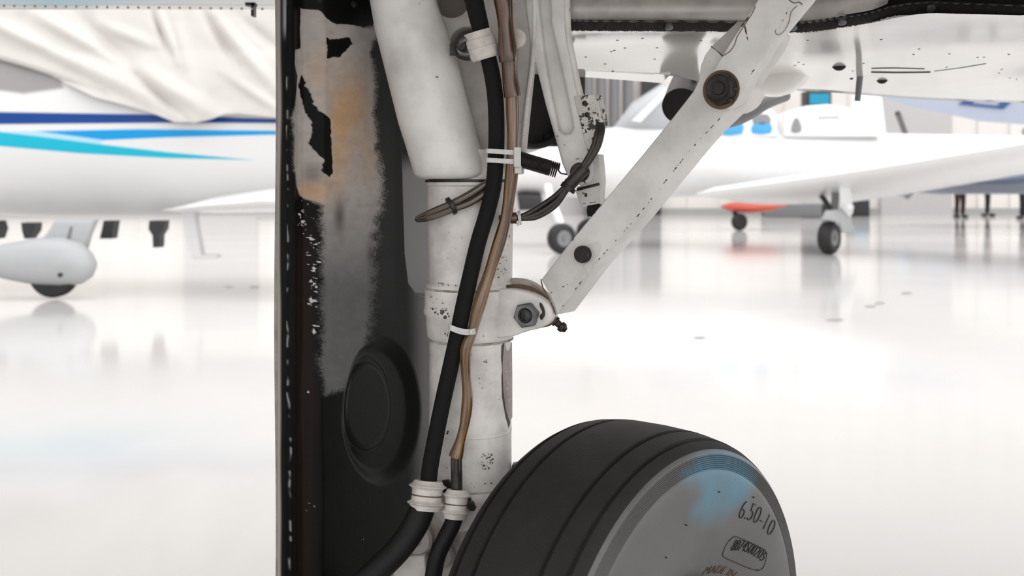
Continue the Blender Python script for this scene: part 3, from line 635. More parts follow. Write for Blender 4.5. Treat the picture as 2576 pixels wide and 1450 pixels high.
# wires
wl_ = thing('wire_pair', P(1060, 548, 1.31), 'pair of grimy brown sleeved wires looping round the left of the strut', 'wires')
for i, dy in enumerate((0, 15)):
    tube('wire', px3([(1250, 448+dy*1.6, 1.293), (1222, 464+dy*1.5, 1.290), (1180, 490+dy*1.4, 1.288), (1140, 511+dy, 1.288), (1100, 528+dy*.9, 1.294), (1068, 543+dy*.5, 1.306), (1052, 551, 1.325), (1056, 554, 1.36)]), lambda t: .0052-.001*t, TAN, wl_, seg=12)
lathe('wire_band', P(1131, 521, 1.287)-Vector((.0, 0, 0)), (P(1140, 516, 1.288)-P(1131, 521, 1.287)), [(0, .0115), (0, .0122), (.005, .0122), (.005, .0115)], DSTEEL, wl_, 20)
wr = thing('switch_wiring', P(1300, 548, 1.30), 'bundle of thin dark wires curving from the hoses up to the switch bracket', 'wires')
for k, (q, w_) in enumerate(((-7, -3), (0, 2), (7, -5), (3, 8))):
    pts_ = [(1255, 548, 1.297, 0, 0), (1285, 549, 1.296, 0, 0), (1315, 547, 1.296, .3, .3), (1350, 536, 1.296, .5, .9), (1395, 507, 1.294, .5, 1.0), (1425, 473, 1.290, .4, .4), (1452, 444, 1.287, .4, .2), (1482, 402, 1.286, .8, .1), (1500, 368, 1.287, 1, 0), (1509, 335, 1.290, 1, 0), (1511, 318, 1.297, .8, 0), (1508, 300, 1.310, .6, 0)]
    tube('wire', [P(x+q*a_+w_*.2*a_, y+(q+w_)*b_, Y) for x, y, Y, a_, b_ in pts_], .0033, BLKG, wr, seg=10)
tube('wire_sleeve', px3([(1272, 549, 1.296), (1300, 549, 1.296)]), .0075, AMBERD, wr, seg=14)
tube('wire_sleeve', px3([(1428, 470, 1.289), (1450, 446, 1.287), (1470, 425, 1.286)]), .0085, BLKG, wr, seg=14)
lathe('wire_band', P(1426, 478, 1.289), P(1434, 466, 1.289)-P(1426, 478, 1.289), [(0, .009), (0, .0105), (.006, .0105), (.006, .009)], DSTEEL, wr, 20)
wt = lathe('wire_tie', P(1303, 549, 1.296), (1, 0, .1), [(0, .008), (0, .0092), (.004, .0092), (.004, .008)], NYLON, wr, 20)
tube('tie_tail', px3([(1306, 556, 1.287), (1305, 563, 1.286), (1300, 566, 1.286)]), .0022, NYLON, wr, seg=6)

# ------------------------------------------------------------ foreground: gear door
DP = Plane(P(697, 700, 1.26), -radians(60)); DPn = np.array(DP.n)
door = thing('gear_door', P(697, 1400, 1.26), 'tall dark landing gear door with worn grey patch and round bulge', 'gear door')
def dpos(PX, PY, H):
    dx = (PX-1288)/FPX; dz = (HOR-PY)/FPX; den = dx*DPn[0]+DPn[1]; t = (np.array(DP.p)-np.array(E0)).dot(DPn)/den
    X = np.stack([dx*t, t, CAMZ+dz*t], -1); return X+H[..., None]*DPn
def dheight(PX, PY):
    H = np.zeros(PX.shape)
    wob = 6*(fbm(PY*0+3, PY, 260, 2, 2)-.5)
    H += .008*np.exp(-((PX-708-wob)/7)**2)                                   # rolled outer edge
    H -= .007*np.exp(-((PX-727)/9)**2)
    xr = 792-6*sstep(850, 1000, PY)+4*sstep(1050, 1200, PY)
    H += .013*sstep(xr-16, xr+8, PX)                                          # raised centre field
    H -= .006*sstep(735, 760, PX)*(1-sstep(xr-22, xr-10, PX))
    H += .006*np.exp(-((PX-868)/45)**2)*(1-sstep(380, 560, PY))
    H -= .003*sstep(925, 985, PX)*(1-sstep(700, 860, PY))                     # falls away to the right
    e = np.sqrt(((PX-940)/98)**2+((PY-1032)/182)**2); a = np.arctan2(PY-1032, PX-940)
    H -= .013*(1-sstep(.80, 1.04, e)); 
    e2 = np.sqrt(((PX-912)/60)**2+((PY-1022)/112)**2); H += .009*(1-sstep(.85, 1.25, e2)); H -= .0016*np.exp(-((e2-1.0)/.03)**2)
    u = sdist(PX, PY, [(998, 300), (1150, 300), (1150, 748), (1060, 746), (1035, 738), (1016, 712), (1007, 640), (1002, 480)])
    H -= .022*(1-sstep(-12, 3, u))
    return H
PATCH = [(764, 19), (789, 27), (798, 46), (825, 63), (859, 65), (888, 72), (926, 68), (941, 75), (921, 106), (909, 135), (921, 193), (921, 290), (929, 386), (946, 459), (945, 507), (926, 555), (921, 700), (917, 788), (900, 870), (845, 980), (801, 992), (790, 926), (796, 760), (794, 628), (796, 520), (762, 493), (743, 435), (740, 290), (752, 227), (757, 188), (745, 160), (748, 126), (764, 121)]
STREAK = [(769, 188), (758, 215), (772, 270), (782, 309), (779, 367), (798, 406), (791, 430), (810, 449), (816, 435), (810, 299), (789, 280)]
HOLE = [(801, 94), (810, 101), (851, 96), (860, 113), (832, 145), (803, 149)]
def dcol(U, V):
    PX = 697+U*(1130-697); PY = -90+V*1660
    L3 = lambda c: np.array(lin(c)[:3])
    base = np.zeros(PX.shape+(3,))+L3((17, 17, 16)); nn = fbm(PX, PY, 40, 5)[..., None]
    base = base*(.75+.5*nn)
    brown = (sstep(738, 748, PX)*(1-sstep(778, 792, PX))*sstep(520, 640, PY))[..., None]; base = base*(1-brown)+L3((33, 25, 23))*brown
    lit_grey_r = (sstep(1005, 1060, PX)*.8*sstep(600, 780, PY))[..., None]; base = base*(1-lit_grey_r)+L3((122, 122, 122))*lit_grey_r  # lit grey right of the bulge, painted as a highlight into the colour
    el = np.sqrt(((PX-940)/102)**2+((PY-1032)/186)**2); k = ((1-sstep(.95, 1.05, el)))[..., None]; base = base*(1-k)+L3((26, 27, 24))*k
    u = sdist(PX, PY, [(1000, 380), (1150, 380), (1150, 746), (1060, 742), (1035, 734), (1018, 708), (1010, 640), (1004, 480)]); k = ((1-sstep(-4, 2, u))*sstep(380, 440, PY))[..., None]; base = base*(1-k)+L3((140, 139, 138))*k
    # worn grey patch
    soft = 26*sstep(880, 940, PX)+14*sstep(470, 560, PY)+10*(1-sstep(740, 765, PX))*sstep(210, 300, PY)
    d = sdist(PX, PY, PATCH)+(fbm(PX, PY, 22, 11)-.5)*(6+soft*.5)+ (vnoise(PX, PY, 2.2, 4)-.5)*soft*.6
    d2 = np.minimum(sdist(PX, PY, STREAK), sdist(PX, PY, HOLE))+(fbm(PX, PY, 9, 21)-.5)*6
    k = (1-sstep(-1.2-soft*.55, 1.2+soft*.45, d))*sstep(-1, 1, d2)
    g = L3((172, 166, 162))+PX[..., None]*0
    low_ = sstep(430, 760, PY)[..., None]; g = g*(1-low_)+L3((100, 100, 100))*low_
    am = (np.exp(-((PX-830)/24)**2-((PY-340)/120)**2)+.8*np.exp(-((PX-868)/40)**2-((PY-270)/90)**2)+.9*np.exp(-((PX-785)/30)**2-((PY-482)/32)**2)+.5*np.exp(-((PX-905)/30)**2-((PY-400)/60)**2)+.35*np.exp(-((PX-790)/22)**2-((PY-180)/70)**2))
    am = np.clip(am*(.55+.9*fbm(PX, PY, 30, 31)), 0, 1)[..., None]; g = g*(1-am*.85)+L3((186, 150, 112))*am*.85
    dk = (np.exp(-((PX-835)/14)**2-((PY-545)/42)**2)*.7+np.exp(-((PX-912)/10)**2-((PY-640)/35)**2)*.55+np.exp(-((PX-783)/14)**2-((PY-435)/28)**2)*.5)[..., None]; g = g*(1-dk)+L3((48, 46, 45))*dk
    g = g*(.86+.28*fbm(PX, PY, 14, 41)[..., None])
    k = k[..., None]; out = base*(1-k)+g*k
    # flaked white specks
    sp = vnoise(PX, PY, 3.2, 51)*.6+vnoise(PX, PY, 7, 52)*.4
    zone = np.exp(-((PX-770)/11)**2-((PY-545)/45)**2)+.8*np.exp(-((PX-784)/7)**2)*sstep(585, 600, PY)*(1-sstep(830, 850, PY))*(vnoise(PY, PY*0+7, 26, 61) > .35)+.6*np.exp(-((PX-768)/12)**2-((PY-992)/14)**2)+.6*np.exp(-((PX-776)/8)**2-((PY-1272)/12)**2)+.6*np.exp(-((PX-895)/6)**2-((PY-1358)/12)**2)
    k = sstep(.83, .90, sp+zone*.26)*(zone > .15); k = k[..., None]; out = out*(1-k)+L3((196, 194, 192))*k
    # broken highlight down the flange bead, painted into the colour
    ln = 727+4*(fbm(PY*0+9, PY, 120, 71, 2)-.5)+5*sstep(980, 1080, PY)+3*sstep(0, 300, PY)
    k = (np.exp(-((PX-ln-3*(vnoise(PY, PY*0+5, 30, 83)-.5))/1.3)**2)*sstep(.45, .75, vnoise(PY, PY*0+3, 14, 81))*sstep(60, 120, PY))[..., None]*.7; out = out*(1-k)+L3((190, 190, 188))*k
    ed = (1-sstep(699, 702, PX))[..., None]; out = out*(1-ed)+L3((150, 144, 138))*ed
    ed = ((1-sstep(712, 722, PX))*sstep(702, 706, PX)*(1-sstep(60, 110, PY)))[..., None]; out = out*(1-ed)+L3((140, 142, 144))*ed
    return np.clip(out, .002, .9)
def dp_(U, V):
    PX = 697+U*(1130-697); PY = -90+V*1660; return dpos(PX, PY, dheight(PX, PY))
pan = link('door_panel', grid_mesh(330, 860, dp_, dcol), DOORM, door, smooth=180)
def dback(U, V):
    PX = 775+U*(1130-775); PY = -90+V*1660; return dpos(PX, PY, dheight(PX, PY)*0-.034+.0*U)
link('door_back', grid_mesh(12, 12, dback), WHITE2, door)
tube('door_edge', [Vector(dpos(np.array(703.0+2*sin(y/170)), np.array(float(y)), np.array(-.003))) for y in range(-90, 1580, 60)], .0035, mat('edge_grey', (150, 146, 142), .4, grime=(90, 84, 80), gamt=.8, gscale=30), door, seg=12, squash=.6)
for x, y in ((791, 2), (862, 14), (931, 32), (716, 8)):
    lathe('door_rivet', Vector(dpos(np.array(float(x)), np.array(float(y)), dheight(np.array(float(x)), np.array(float(y))))), DP.n, [(-.003, .005), (.0015, .0045), (.0025, .003), (.003, 0)], DARK, door, 14)

# ------------------------------------------------------------ own aircraft: wing over the camera
wing = thing('overhead_wing', (0.9, 1.4, 1.085), 'glossy white wing underside of the foreground aircraft, above the diagonal brace', 'aircraft wing')
ZW = 1.085
def onz(px, py, z):
    d = ray(px, py); return E0+d*((z-CAMZ)/d.z)
near = [(1428, 72), (1500, 72), (1700, 73), (1900, 76), (2000, 78), (2080, 72), (2180, 60), (2260, 44), (2330, 34), (2420, 35), (2576, 39), (2800, 44), (3200, 50)]
far = [(1428, 158), (1480, 162), (1560, 166), (1700, 176), (1760, 190), (1850, 205), (1960, 212), (2080, 218), (2200, 228), (2330, 238), (2576, 247), (2800, 255), (3200, 262)]
def skin():
    A = catmull([onz(x, y, ZW) for x, y in near], 6); B = catmull([onz(x, y, ZW) for x, y in far], 6); bm = bmesh.new(); rows = []
    M = 26
    for j in range(M+1):
        t = j/M; row = []
        for i, (a, b) in enumerate(zip(A, B)):
            p = a.lerp(b, t); p = p+Vector((0, 0, .010*sin(pi*t)-.012*t*t+.0022*sin(p.x*9+p.y*5)*sin(pi*t)+.0016*sin(p.x*17-p.y*11)*sin(pi*t))); row.append(bm.verts.new(p))
        rows.append(row)
    for t, dz, dy in ((1, .03, .03), (2, .10, .02), (3, .18, -.1)):
        rows.append([bm.verts.new(v.co+Vector((0, dy, dz))) for v in rows[M]])
    for a, b in zip(rows, rows[1:]):
        for i in range(len(a)-1): bm.faces.new((a[i], a[i+1], b[i+1], b[i]))
    return from_bm(bm)
lsk = link('lower_skin', skin(), GLOSSW, wing, smooth=60)
from mathutils.bvhtree import BVHTree
_b = bmesh.new(); _b.from_mesh(lsk.data); SKB = BVHTree.FromBMesh(_b); _b.free()
def on_skin(px, py, lift=0):
    d = ray(px, py); o = rootloc(wing); h = SKB.ray_cast(E0-o, d.normalized()); return (h[0]+o if h[0] is not None else onz(px, py, ZW))-Vector((0, 0, lift))
# upper skin and the rest of the wing towards and over the viewer
bm = bmesh.new(); add_box(bm, (.4, 1.20, 1.42), (6.4, 1.8, .06)); link('upper_skin', from_bm(bm), GLOSSW, wing)
bm = bmesh.new(); add_box(bm, (1.9, .80, 1.24), (2.9, .7, .3), 0, 0, .02); link('wing_box', from_bm(bm), GLOSSW, wing)
bm = bmesh.new(); add_box(bm, (-2.03, 1.2, 1.345), (3.4, 1.8, .19), 0, 0, .02)
add_box(bm, (-2.03, 2.12, 1.262), (3.4, .05, .02))
fw = link('inboard_skin', from_bm(bm), GLOSSW, wing)
for k in range(26):
    p = P(10+k*26, 15+k*.3, 2.04); lathe('rivet', p, (0, -1, -.3), [(0, .003), (.002, .002), (.002, 0)], WELLM, fw, 8)
box('hinge_bracket', P(638, 26, 2.05), (.006, .02, .026), DSTEEL, fw); box('hinge_bracket', P(632, 12, 2.05), (.02, .02, .006), DSTEEL, fw)
# wheel well side panel with its seal
wp = [onz(1300, 52, 1.0)]
WPn = Plane(P(1700, 40, 1.33), 0)
bm = bmesh.new(); path = catmull([P(x, y, Y) for x, y, Y in ((1430, 50, 1.355), (1480, 50, 1.352), (1700, 50, 1.345), (1900, 52, 1.335), (2030, 50, 1.325), (2120, 34, 1.31), (2190, 22, 1.30), (2232, 6, 1.295))], 5)
rows = []
for dz, dy in ((-.006, 0), (0, -.006), (.008, -.009), (.02, -.006), (.05, .004), (.12, .01)): rows.append([bm.verts.new(p+Vector((0, dy, dz+.004))) for p in path])
for a, b in zip(rows, rows[1:]):
    for i in range(len(a)-1): bm.faces.new((a[i], a[i+1], b[i+1], b[i]))
link('well_panel', from_bm(bm), WELLM, wing, smooth=80)
sp_ = [(1430, 63, 1.355), (1480, 64, 1.352), (1600, 65, 1.347), (1800, 66, 1.341), (1950, 68, 1.334), (2040, 66, 1.326), (2110, 56, 1.318), (2180, 44, 1.31), (2250, 26, 1.30), (2330, 17, 1.288), (2430, 20, 1.28), (2576, 25, 1.27), (2800, 32, 1.255)]
spine = catmull([P(*p) for p in sp_], 14); random.seed(7)
sl = tube('door_seal', spine, lambda t: .0072+.0006*sin(t*300), SEAL, wing, seg=14, n=1)
bm = bmesh.new()
for _ in range(700):
    i = random.randrange(len(spine)-1); p = spine[i].lerp(spine[i+1], random.random())+Vector((0, random.uniform(-.004, .002), -.0062)); q = p+Vector((random.uniform(-.002, .002), random.uniform(-.001, .001), -random.uniform(.0008, .0028)))
    add_tube(bm, [p, q], [.0005, .0002], 3)
fz = link('seal_fuzz', from_bm(bm), SEAL, sl); fz['kind'] = 'stuff'
tube('seal_retainer', [P(x, y-9, Y-.004) for x, y, Y in sp_], .0018, STEEL, wing, seg=8)
for x, y, Y in ((1683, 64, 1.335), (2118, 52, 1.305), (2341, 18, 1.275), (1995, 66, 1.32)):
    lathe('seal_screw', P(x, y, Y), (0, -.5, -1), [(0, .0055), (.004, .0055), (.005, .004), (.0055, 0)], STEEL, wing, 16)
bm = bmesh.new(); add_box(bm, (.55, 1.44, 1.27), (1.3, .02, .30)); add_box(bm, (-.1, 1.62, 1.27), (.56, .02, .26)); link('well_bulkhead', from_bm(bm), DARK, wing)
# flap edge under the far side, left of the brace
bm = bmesh.new(); A = [P(1300, 108, 1.72), P(1500, 122, 1.75), P(1690, 138, 1.78)]
for z0, z1, y0, y1 in ((0, -.012, 0, .10), (-.014, -.034, .02, .12)):
    r0 = [bm.verts.new(p+Vector((0, y0, z0))) for p in A]; r1 = [bm.verts.new(p+Vector((0, y0, z1))) for p in A]; r2 = [bm.verts.new(p+Vector((0, y1, z1-.004))) for p in A]; r3 = [bm.verts.new(p+Vector((0, y1, z0))) for p in A]
    for a, b in ((r0, r1), (r1, r2), (r2, r3), (r3, r0)):
        for i in range(2): bm.faces.new((a[i], a[i+1], b[i+1], b[i]))
    for q in (0, -1): bm.faces.new((r0[q], r1[q], r2[q], r3[q]))
fe = link('flap_edge', from_bm(bm), GLOSSW, wing)
lathe('flap_knob', P(1470, 145, 1.74), (0, -1, -.2), [(0, .007), (.008, .007), (.012, .004), (.013, 0)], BGW, fe, 16)
hg = loft('blister_fairing', [(P(1945, 168, 2.0)+Vector((0, 0, 0)), .075, .12), (P(1945, 190, 2.0), .072, .11), (P(1945, 215, 2.0), .058, .085), (P(1947, 235, 2.0), .035, .05), (P(1950, 243, 2.0), .012, .02)], GLOSSW, wing)
def drain(x, y, Y, r):
    c = on_skin(x, y)-Vector((0, 0, r*.35)); bm = bmesh.new(); prof = [(0, r*.9), (r*.3, r)]+[(r*.3+r*.9*sin(t), r*cos(t)) for t in np.linspace(.2, pi/2, 8)]
    prof[-1] = (prof[-1][0], 0); add_lathe(bm, c+Vector((0, 0, r)), (0, 0, -1), prof, 28); link('fuel_drain', from_bm(bm), DARK, wing)
drain(2111, 168, 1.86, .0135); drain(2219, 203, 2.05, .0115); drain(2142, 198, 1.95, .004)
mast = lathe('vent_mast', P(2157, 254, 1.95), (.1, 0, 1), [(0, .0055), (.066, .0065)], BGMID, wing, 12)
tube('skin_seam', [on_skin(2192, 172), on_skin(2250, 171), on_skin(2325, 173)], .0014, DARK, wing, seg=6)
tube('skin_seam', [on_skin(2192, 181), on_skin(2260, 182), on_skin(2340, 181)], .0020, DARK, wing, seg=6)
tube('skin_seam', [on_skin(2350, 179), on_skin(2420, 170), on_skin(2480, 160)], .0010, BGMID, wing, seg=6)
random.seed(11); rv0 = None
for _ in range(34):
    x = random.uniform(1440, 2560); y = random.uniform(95, 200); p = on_skin(x, y)
    if rv0 is None:
        bm = bmesh.new(); add_lathe(bm, (0, 0, 0), (0, 0, -1), [(-.002, .0022), (.0004, .0022), (.0009, .0012), (.001, 0)], 8)
        me = from_bm(bm); me.materials.append(BGMID); rv0 = bpy.data.objects.new('skin_rivet', me)
        o = rv0
    else: o = rv0.copy()
    COL.objects.link(o); o.parent = wing; o.location = p-rootloc(wing)

# exhaust stack and cowl behind
ex = thing('exhaust_pipe', P(1720, 230, 1.95), 'sooty brown exhaust pipe with black open mouth behind the brace', 'exhaust pipe')
bm = bmesh.new(); rr_ = .040
pp = catmull([P(1760, 150, 2.1), P(1745, 185, 2.08), P(1728, 225, 2.02), P(1714, 268, 1.94)], 6); rg = add_tube(bm, pp, lambda t: .034+.004*t, 28, caps=False)
add_tube(bm, [pp[-1], pp[-3]], [.036, .030], 28, mi=1)
link('pipe_shell', from_bm(bm), [SOOT, DARK], ex)
lathe('pipe_bolt', P(1751, 192, 1.99), (0, -1, 0), [(0, .008), (.012, .008), (.012, 0)], STEEL, ex, 8)
tube('cross_tube', px3([(1975, 240, 2.25), (1930, 258, 2.2), (1880, 288, 2.15), (1848, 302, 2.12), (1826, 305, 2.1), (1790, 300, 2.1)]), .014, BGMID, ex, seg=18)
nac = thing('engine_nacelle', P(1345, 370, 1.9), 'rounded dark open engine cowling behind the strut and lock arm', 'engine cowling')
na = Vector((.62, -.78, .04)).normalized(); nc = P(1318, 250, 1.95)
lathe('cowl_opening', nc, na, [(0, .001), (0, .098), (.03, .1), (.036, .098), (.03, .09), (-.02, .088), (-.02, 0)], DARK, nac, 56)
lathe('cowl_skin', nc-na*.03, na, [(-.30, .12), (-.05, .112), (.02, .106), (.05, .100), (.05, .0985), (0, .0985)], BGGREY, nac, 56)
box('cowl_bracket', P(1392, 353, 2.0), (.05, .05, .024), DARK, nac, .2, .004)
box('cowl_bracket', P(1458, 200, 1.9), (.016, .03, .065), SOOT, nac, .2, .004)

# ------------------------------------------------------------ left aircraft (about 8 m away) with canvas cover
LY = 8.7; FS = 8.0
lap = thing('striped_aircraft', (-3.2, LY, 0), 'white aircraft with blue and teal stripes behind the dark gear door', 'aircraft')
def prof_l(X):
    """centre height and half height, half width along X"""
    t = np.clip((X+1.7)/2.2, 0, 1); u = np.clip((-X-3.6)/3.2, 0, 1)
    hz = .80*(1-.62*t**1.6)*(1-.5*u**2); cz = 1.41+.32*t**1.3-.05*u; hw = .62*(1-.6*t**1.5)*(1-.45*u**2)
    return cz, hz, hw
def fus_l(U, V):
    X = np.interp(U, [0, .12, .88, 1], [-7.0, -4.4, -1.7, 0.0]); a = -pi/2+np.interp(V, [0, .85, 1], [0, .5, 1])*2*pi; cz, hz, hw = prof_l(X); s, c = np.sin(a), np.cos(a)
    Y = LY-np.sign(c)*np.abs(c)**.85*hw; Z = cz+np.sign(s)*np.abs(s)**.9*hz
    return np.stack([X, Y, Z], -1)
def col_l(U, V):
    Q = fus_l(U, V); px = 1288+FPX*Q[..., 0]/Q[..., 1]; py = HOR-FPX*(Q[..., 2]-CAMZ)/Q[..., 1]; front = Q[..., 1] < LY
    L3 = lambda c: np.array(lin(c)[:3]); out = np.zeros(px.shape+(3,))+L3((222, 222, 222))
    def put(poly, c, soft=1.5):
        nonlocal out
        k = ((1-sstep(-soft, soft, sdist(px, py, poly)))*front)[..., None]; out = out*(1-k)+L3(c)*k
    put([(-900, 262), (0, 282), (380, 288), (800, 303), (900, 306), (900, 311), (440, 309), (0, 313), (-900, 325)], (0, 62, 138))
    put([(88, 330), (350, 325), (700, 329), (900, 333), (900, 336), (700, 339), (420, 346), (262, 353)], (0, 150, 215))
    put([(-900, 300), (0, 332), (90, 342), (260, 364), (420, 383), (640, 403), (420, 398), (200, 386), (0, 368), (-900, 330)], (20, 178, 205))
    put([(0, 331), (88, 330), (262, 354), (250, 362), (90, 341)], (170, 214, 232))
    put([(-900, 60), (60, 120), (150, 190), (160, 222), (60, 236), (0, 228), (-900, 200)], (150, 148, 148), 6)
    return out
link('fuselage', grid_mesh(640, 620, fus_l, col_l), BGATTR, lap, smooth=180)
# wing root and lower fairing
def ell_loft(name, secs, m, parent, seg=28):
    """secs: (centre, half height, half depth, exponent) stations along x"""
    bm = bmesh.new(); rings = []
    for c, h, dd in secs: rings.append([bm.verts.new(Vector(c)+Vector((0, dd*cos(2*pi*k/seg), h*sin(2*pi*k/seg)))) for k in range(seg)])
    for a, b in zip(rings, rings[1:]):
        for k in range(seg): bm.faces.new((a[k], a[(k+1) % seg], b[(k+1) % seg], b[k]))
    bm.faces.new(rings[0]); bm.faces.new(rings[-1]); return link(name, from_bm(bm), m, parent)
ell_loft('wing', [(P(440, 528, 8.2), .01, .3), (P(560, 515, 8.2), .07, .5), (P(700, 503, 8.2), .10, .62), (P(900, 505, 8.3), .09, .6), (P(1100, 520, 8.4), .05, .5), (P(1200, 530, 8.4), .01, .3)], BGW, lap)
sp_s = [(-120, 640, 652), (-40, 626, 690), (30, 610, 706), (100, 598, 719), (160, 598, 721), (205, 612, 715), (228, 636, 700), (240, 655, 678)]
sp = ell_loft('wheel_fairing', [(P(x, (t_+b_)/2, 7.7), (b_-t_)/2/FPX*7.7, min(.15, (b_-t_)/2/FPX*7.7)) for x, t_, b_ in sp_s], BGGREY, lap)
link('leg_fairing', plate_mesh(Plane(P(170, 590, 7.72), 0), [[(85, 612), (112, 590), (135, 553), (238, 553), (222, 590), (212, 625), (190, 640), (120, 640)]], .12, 0, .04), BGGREY, lap)
link('leg_gap', plate_mesh(Plane(P(170, 590, 7.72), 0), [[(176, 570), (182, 572), (176, 600), (150, 640), (146, 636), (168, 600)]], .01, .008, .002), BGMID, lap)
lathe('fairing_screw', P(153, 692, 7.5), (0, -1, 0), [(0, .018), (.02, .018), (.02, 0)], BGDK, sp, 12)
bm = bmesh.new(); add_lathe(bm, P(127, 690, 7.64), (0, 1, 0), [(0, .1), (.0, .165), (.03, .185), (.09, .185), (.12, .165), (.12, .1)], 40); link('tyre', from_bm(bm), BGRUB, lap).location.z += .0
def hang(name, pts, m): 
    bm = bmesh.new(); r0 = []
    for (x0, x1, y) in pts:
        a, b = P(x0, y, 8.2), P(x1, y, 8.2); r0.append([bm.verts.new(a+Vector((0, -.06, 0))), bm.verts.new(b+Vector((0, -.06, 0))), bm.verts.new(b+Vector((0, .06, 0))), bm.verts.new(a+Vector((0, .06, 0)))])
    for a, b in zip(r0, r0[1:]):
        for k in range(4): bm.faces.new((a[k], a[(k+1) % 4], b[(k+1) % 4], b[k]))
    bm.faces.new(r0[0]); bm.faces.new(r0[-1]); link(name, from_bm(bm), m, lap)
hang('belly_scoop', [(62, 98, 560), (64, 96, 580), (70, 82, 600)], BGDK)
hang('belly_vent', [(268, 295, 555), (264, 292, 575), (258, 288, 600)], BGDK)
hang('exhaust_stub', [(382, 420, 555), (380, 418, 576), (390, 408, 592), (391, 407, 622)], BGDK)
hang('belly_scoop', [(-40, 6, 555), (-36, 12, 575), (-20, 4, 600)], BGDK)
st = hang('entry_step', [(458, 492, 520), (465, 497, 560), (472, 504, 600), (480, 510, 634), (486, 512, 642)], BGW)
bm = bmesh.new(); add_box(bm, P(520, 645, 8.2), (.20, .14, .03), 0, 0, .008); link('step_tread', from_bm(bm), BGW, lap)
# cover
cov = thing('canvas_cover', (-3, 7.9, 1.4), 'creased off-white canvas cover draped over the striped aircraft', 'cover')
HEM = [(-900, 60), (-60, 120), (0, 148), (60, 165), (130, 188), (165, 212), (240, 247), (300, 262), (380, 284), (440, 308), (490, 309), (530, 301), (565, 289), (600, 287), (697, 297), (900, 320), (1200, 345)]
def cov_pos(U, V):
    px = -500+U*1450; hem = np.interp(px, [h[0] for h in HEM], [h[1] for h in HEM]); top = -420; py = top+(hem-top)*V
    X = (px-1288)/FPX*8.05; cz, hz, hw = prof_l(X); Z0 = CAMZ+(HOR-py)/FPX*8.05
    s = np.clip((Z0-cz)/hz, -1, 1); s = np.sign(s)*np.abs(s)**(1/.9); Y = LY-np.clip(1-s*s, 0, 1)**(.425)*hw-.05
    Yt = LY-.12-.55*(V); Y = np.minimum(Y, np.where(V < 2, 9, 9))
    Y = np.where(Z0 > cz+.45, np.minimum(Y, LY-hw*.9+ (Z0-cz-.45)*.25), Y)
    f = 0*px
    for (x0, y0, x1, y1, w_, a_) in ((-50, 60, 480, 300, 30, .06), (0, 95, 420, 290, 22, -.05), (60, 20, 330, 170, 16, .04), (170, 10, 420, 260, 20, -.035), (250, 60, 400, 120, 14, .03), (380, 20, 430, 140, 9, -.04), (395, 20, 450, 160, 10, .03), (510, 25, 600, 170, 12, -.045), (530, 30, 700, 230, 16, .04), (300, 150, 560, 300, 22, .045), (340, 190, 470, 300, 10, -.03), (600, 40, 720, 140, 14, -.03), (-100, 120, 260, 235, 9, -.05), (-100, 20, 200, 160, 14, .03), (560, 180, 720, 290, 12, .025), (440, 40, 480, 200, 16, .02)):
        ex_, ey_ = x1-x0, y1-y0; t = np.clip(((px-x0)*ex_+(py-y0)*ey_)/(ex_*ex_+ey_*ey_), 0, 1); d_ = np.hypot(px-x0-ex_*t, py-y0-ey_*t); f = f+a_*np.exp(-(d_/w_)**2)*np.sin(pi*np.clip(t, .1, .9))
    f = f+.02*(fbm(px+600, py+600, 130, 91)-.5)
    Y = Y-f*1.6-.03*np.exp(-((1-V)/.05)**2)
    k = Y/8.05
    return np.stack([X*k, Y, CAMZ+(Z0-CAMZ)*k], -1)
cv = link('cover_cloth', grid_mesh(420, 220, cov_pos), TARP, cov, smooth=180)
sol = cv.modifiers.new('solid', 'SOLIDIFY'); sol.thickness = .012

# ------------------------------------------------------------ white aircraft behind the brace (about 13 m away)
rap = thing('low_wing_aircraft', (3.2, 14.3, 0), 'overexposed white low-wing aircraft parked behind the diagonal brace', 'aircraft')
FY = 14.6
def wz(y): return CAMZ+(HOR-y)/FPX*FY
fs = []
for x, yt, yb in ((1080, 440, 460), (1120, 400, 492), (1200, 372, 488), (1300, 358, 490), (1420, 338, 494), (1560, 318, 504), (1700, 312, 498), (1850, 322, 490), (2000, 330, 478), (2150, 334, 464), (2350, 338, 440), (2600, 342, 415), (2900, 346, 395)):
    z0, z1 = wz(yb), wz(yt); fs.append((((x-1288)/FPX*FY, FY, (z0+z1)/2), (z1-z0)/2, min(.6, (z1-z0)*.6)))
ell_loft('fuselage', fs, BGW, rap, 40)
# cabin roof, pillars and windows
CPn = Plane(P(1850, 320, FY-.45), 0)
cab = link('cabin', plate_mesh(CPn, [[(1790, 350), (1796, 300), (1815, 284), (1870, 276), (1935, 272), (1952, 282), (1960, 345)]], .9, 0, .05), BGW, rap)
cab2 = link('cabin', plate_mesh(CPn, [[(1972, 345), (1976, 300), (1990, 278), (2030, 266), (2085, 262), (2135, 270), (2170, 310), (2220, 345)]], .9, 0, .05), BGW, rap)
def win(poly, m, par): return link('window', plate_mesh(CPn, [poly], .03, .012, .004, [2]), m, par)
win([(1812, 306), (1864, 304), (1867, 337), (1806, 338)], BLUEW, cab)
win([(1896, 312), (1938, 311), (1939, 335), (1893, 336)], BLUEW, cab); win([(1898, 290), (1932, 288), (1938, 310), (1896, 311)], GLASSW, cab)
win([(1998, 300), (2008, 298), (2016, 318), (2014, 332), (1990, 332)], GLASSW, cab2)
link('air_vent', plate_mesh(CPn, [[(2058, 293), (2112, 291), (2112, 298), (2058, 299)]], .02, .01, .002), BGGREY, cab2)
bub = ell_loft('canopy', [(P(1540, 330, FY), .02, .1), (P(1590, 300, FY), .24, .35), (P(1660, 285, FY), .42, .42), (P(1740, 285, FY), .42, .42), (P(1795, 300, FY), .3, .4)], mat('clear_canopy', (176, 178, 182), .12, spec=.6), rap, 30)
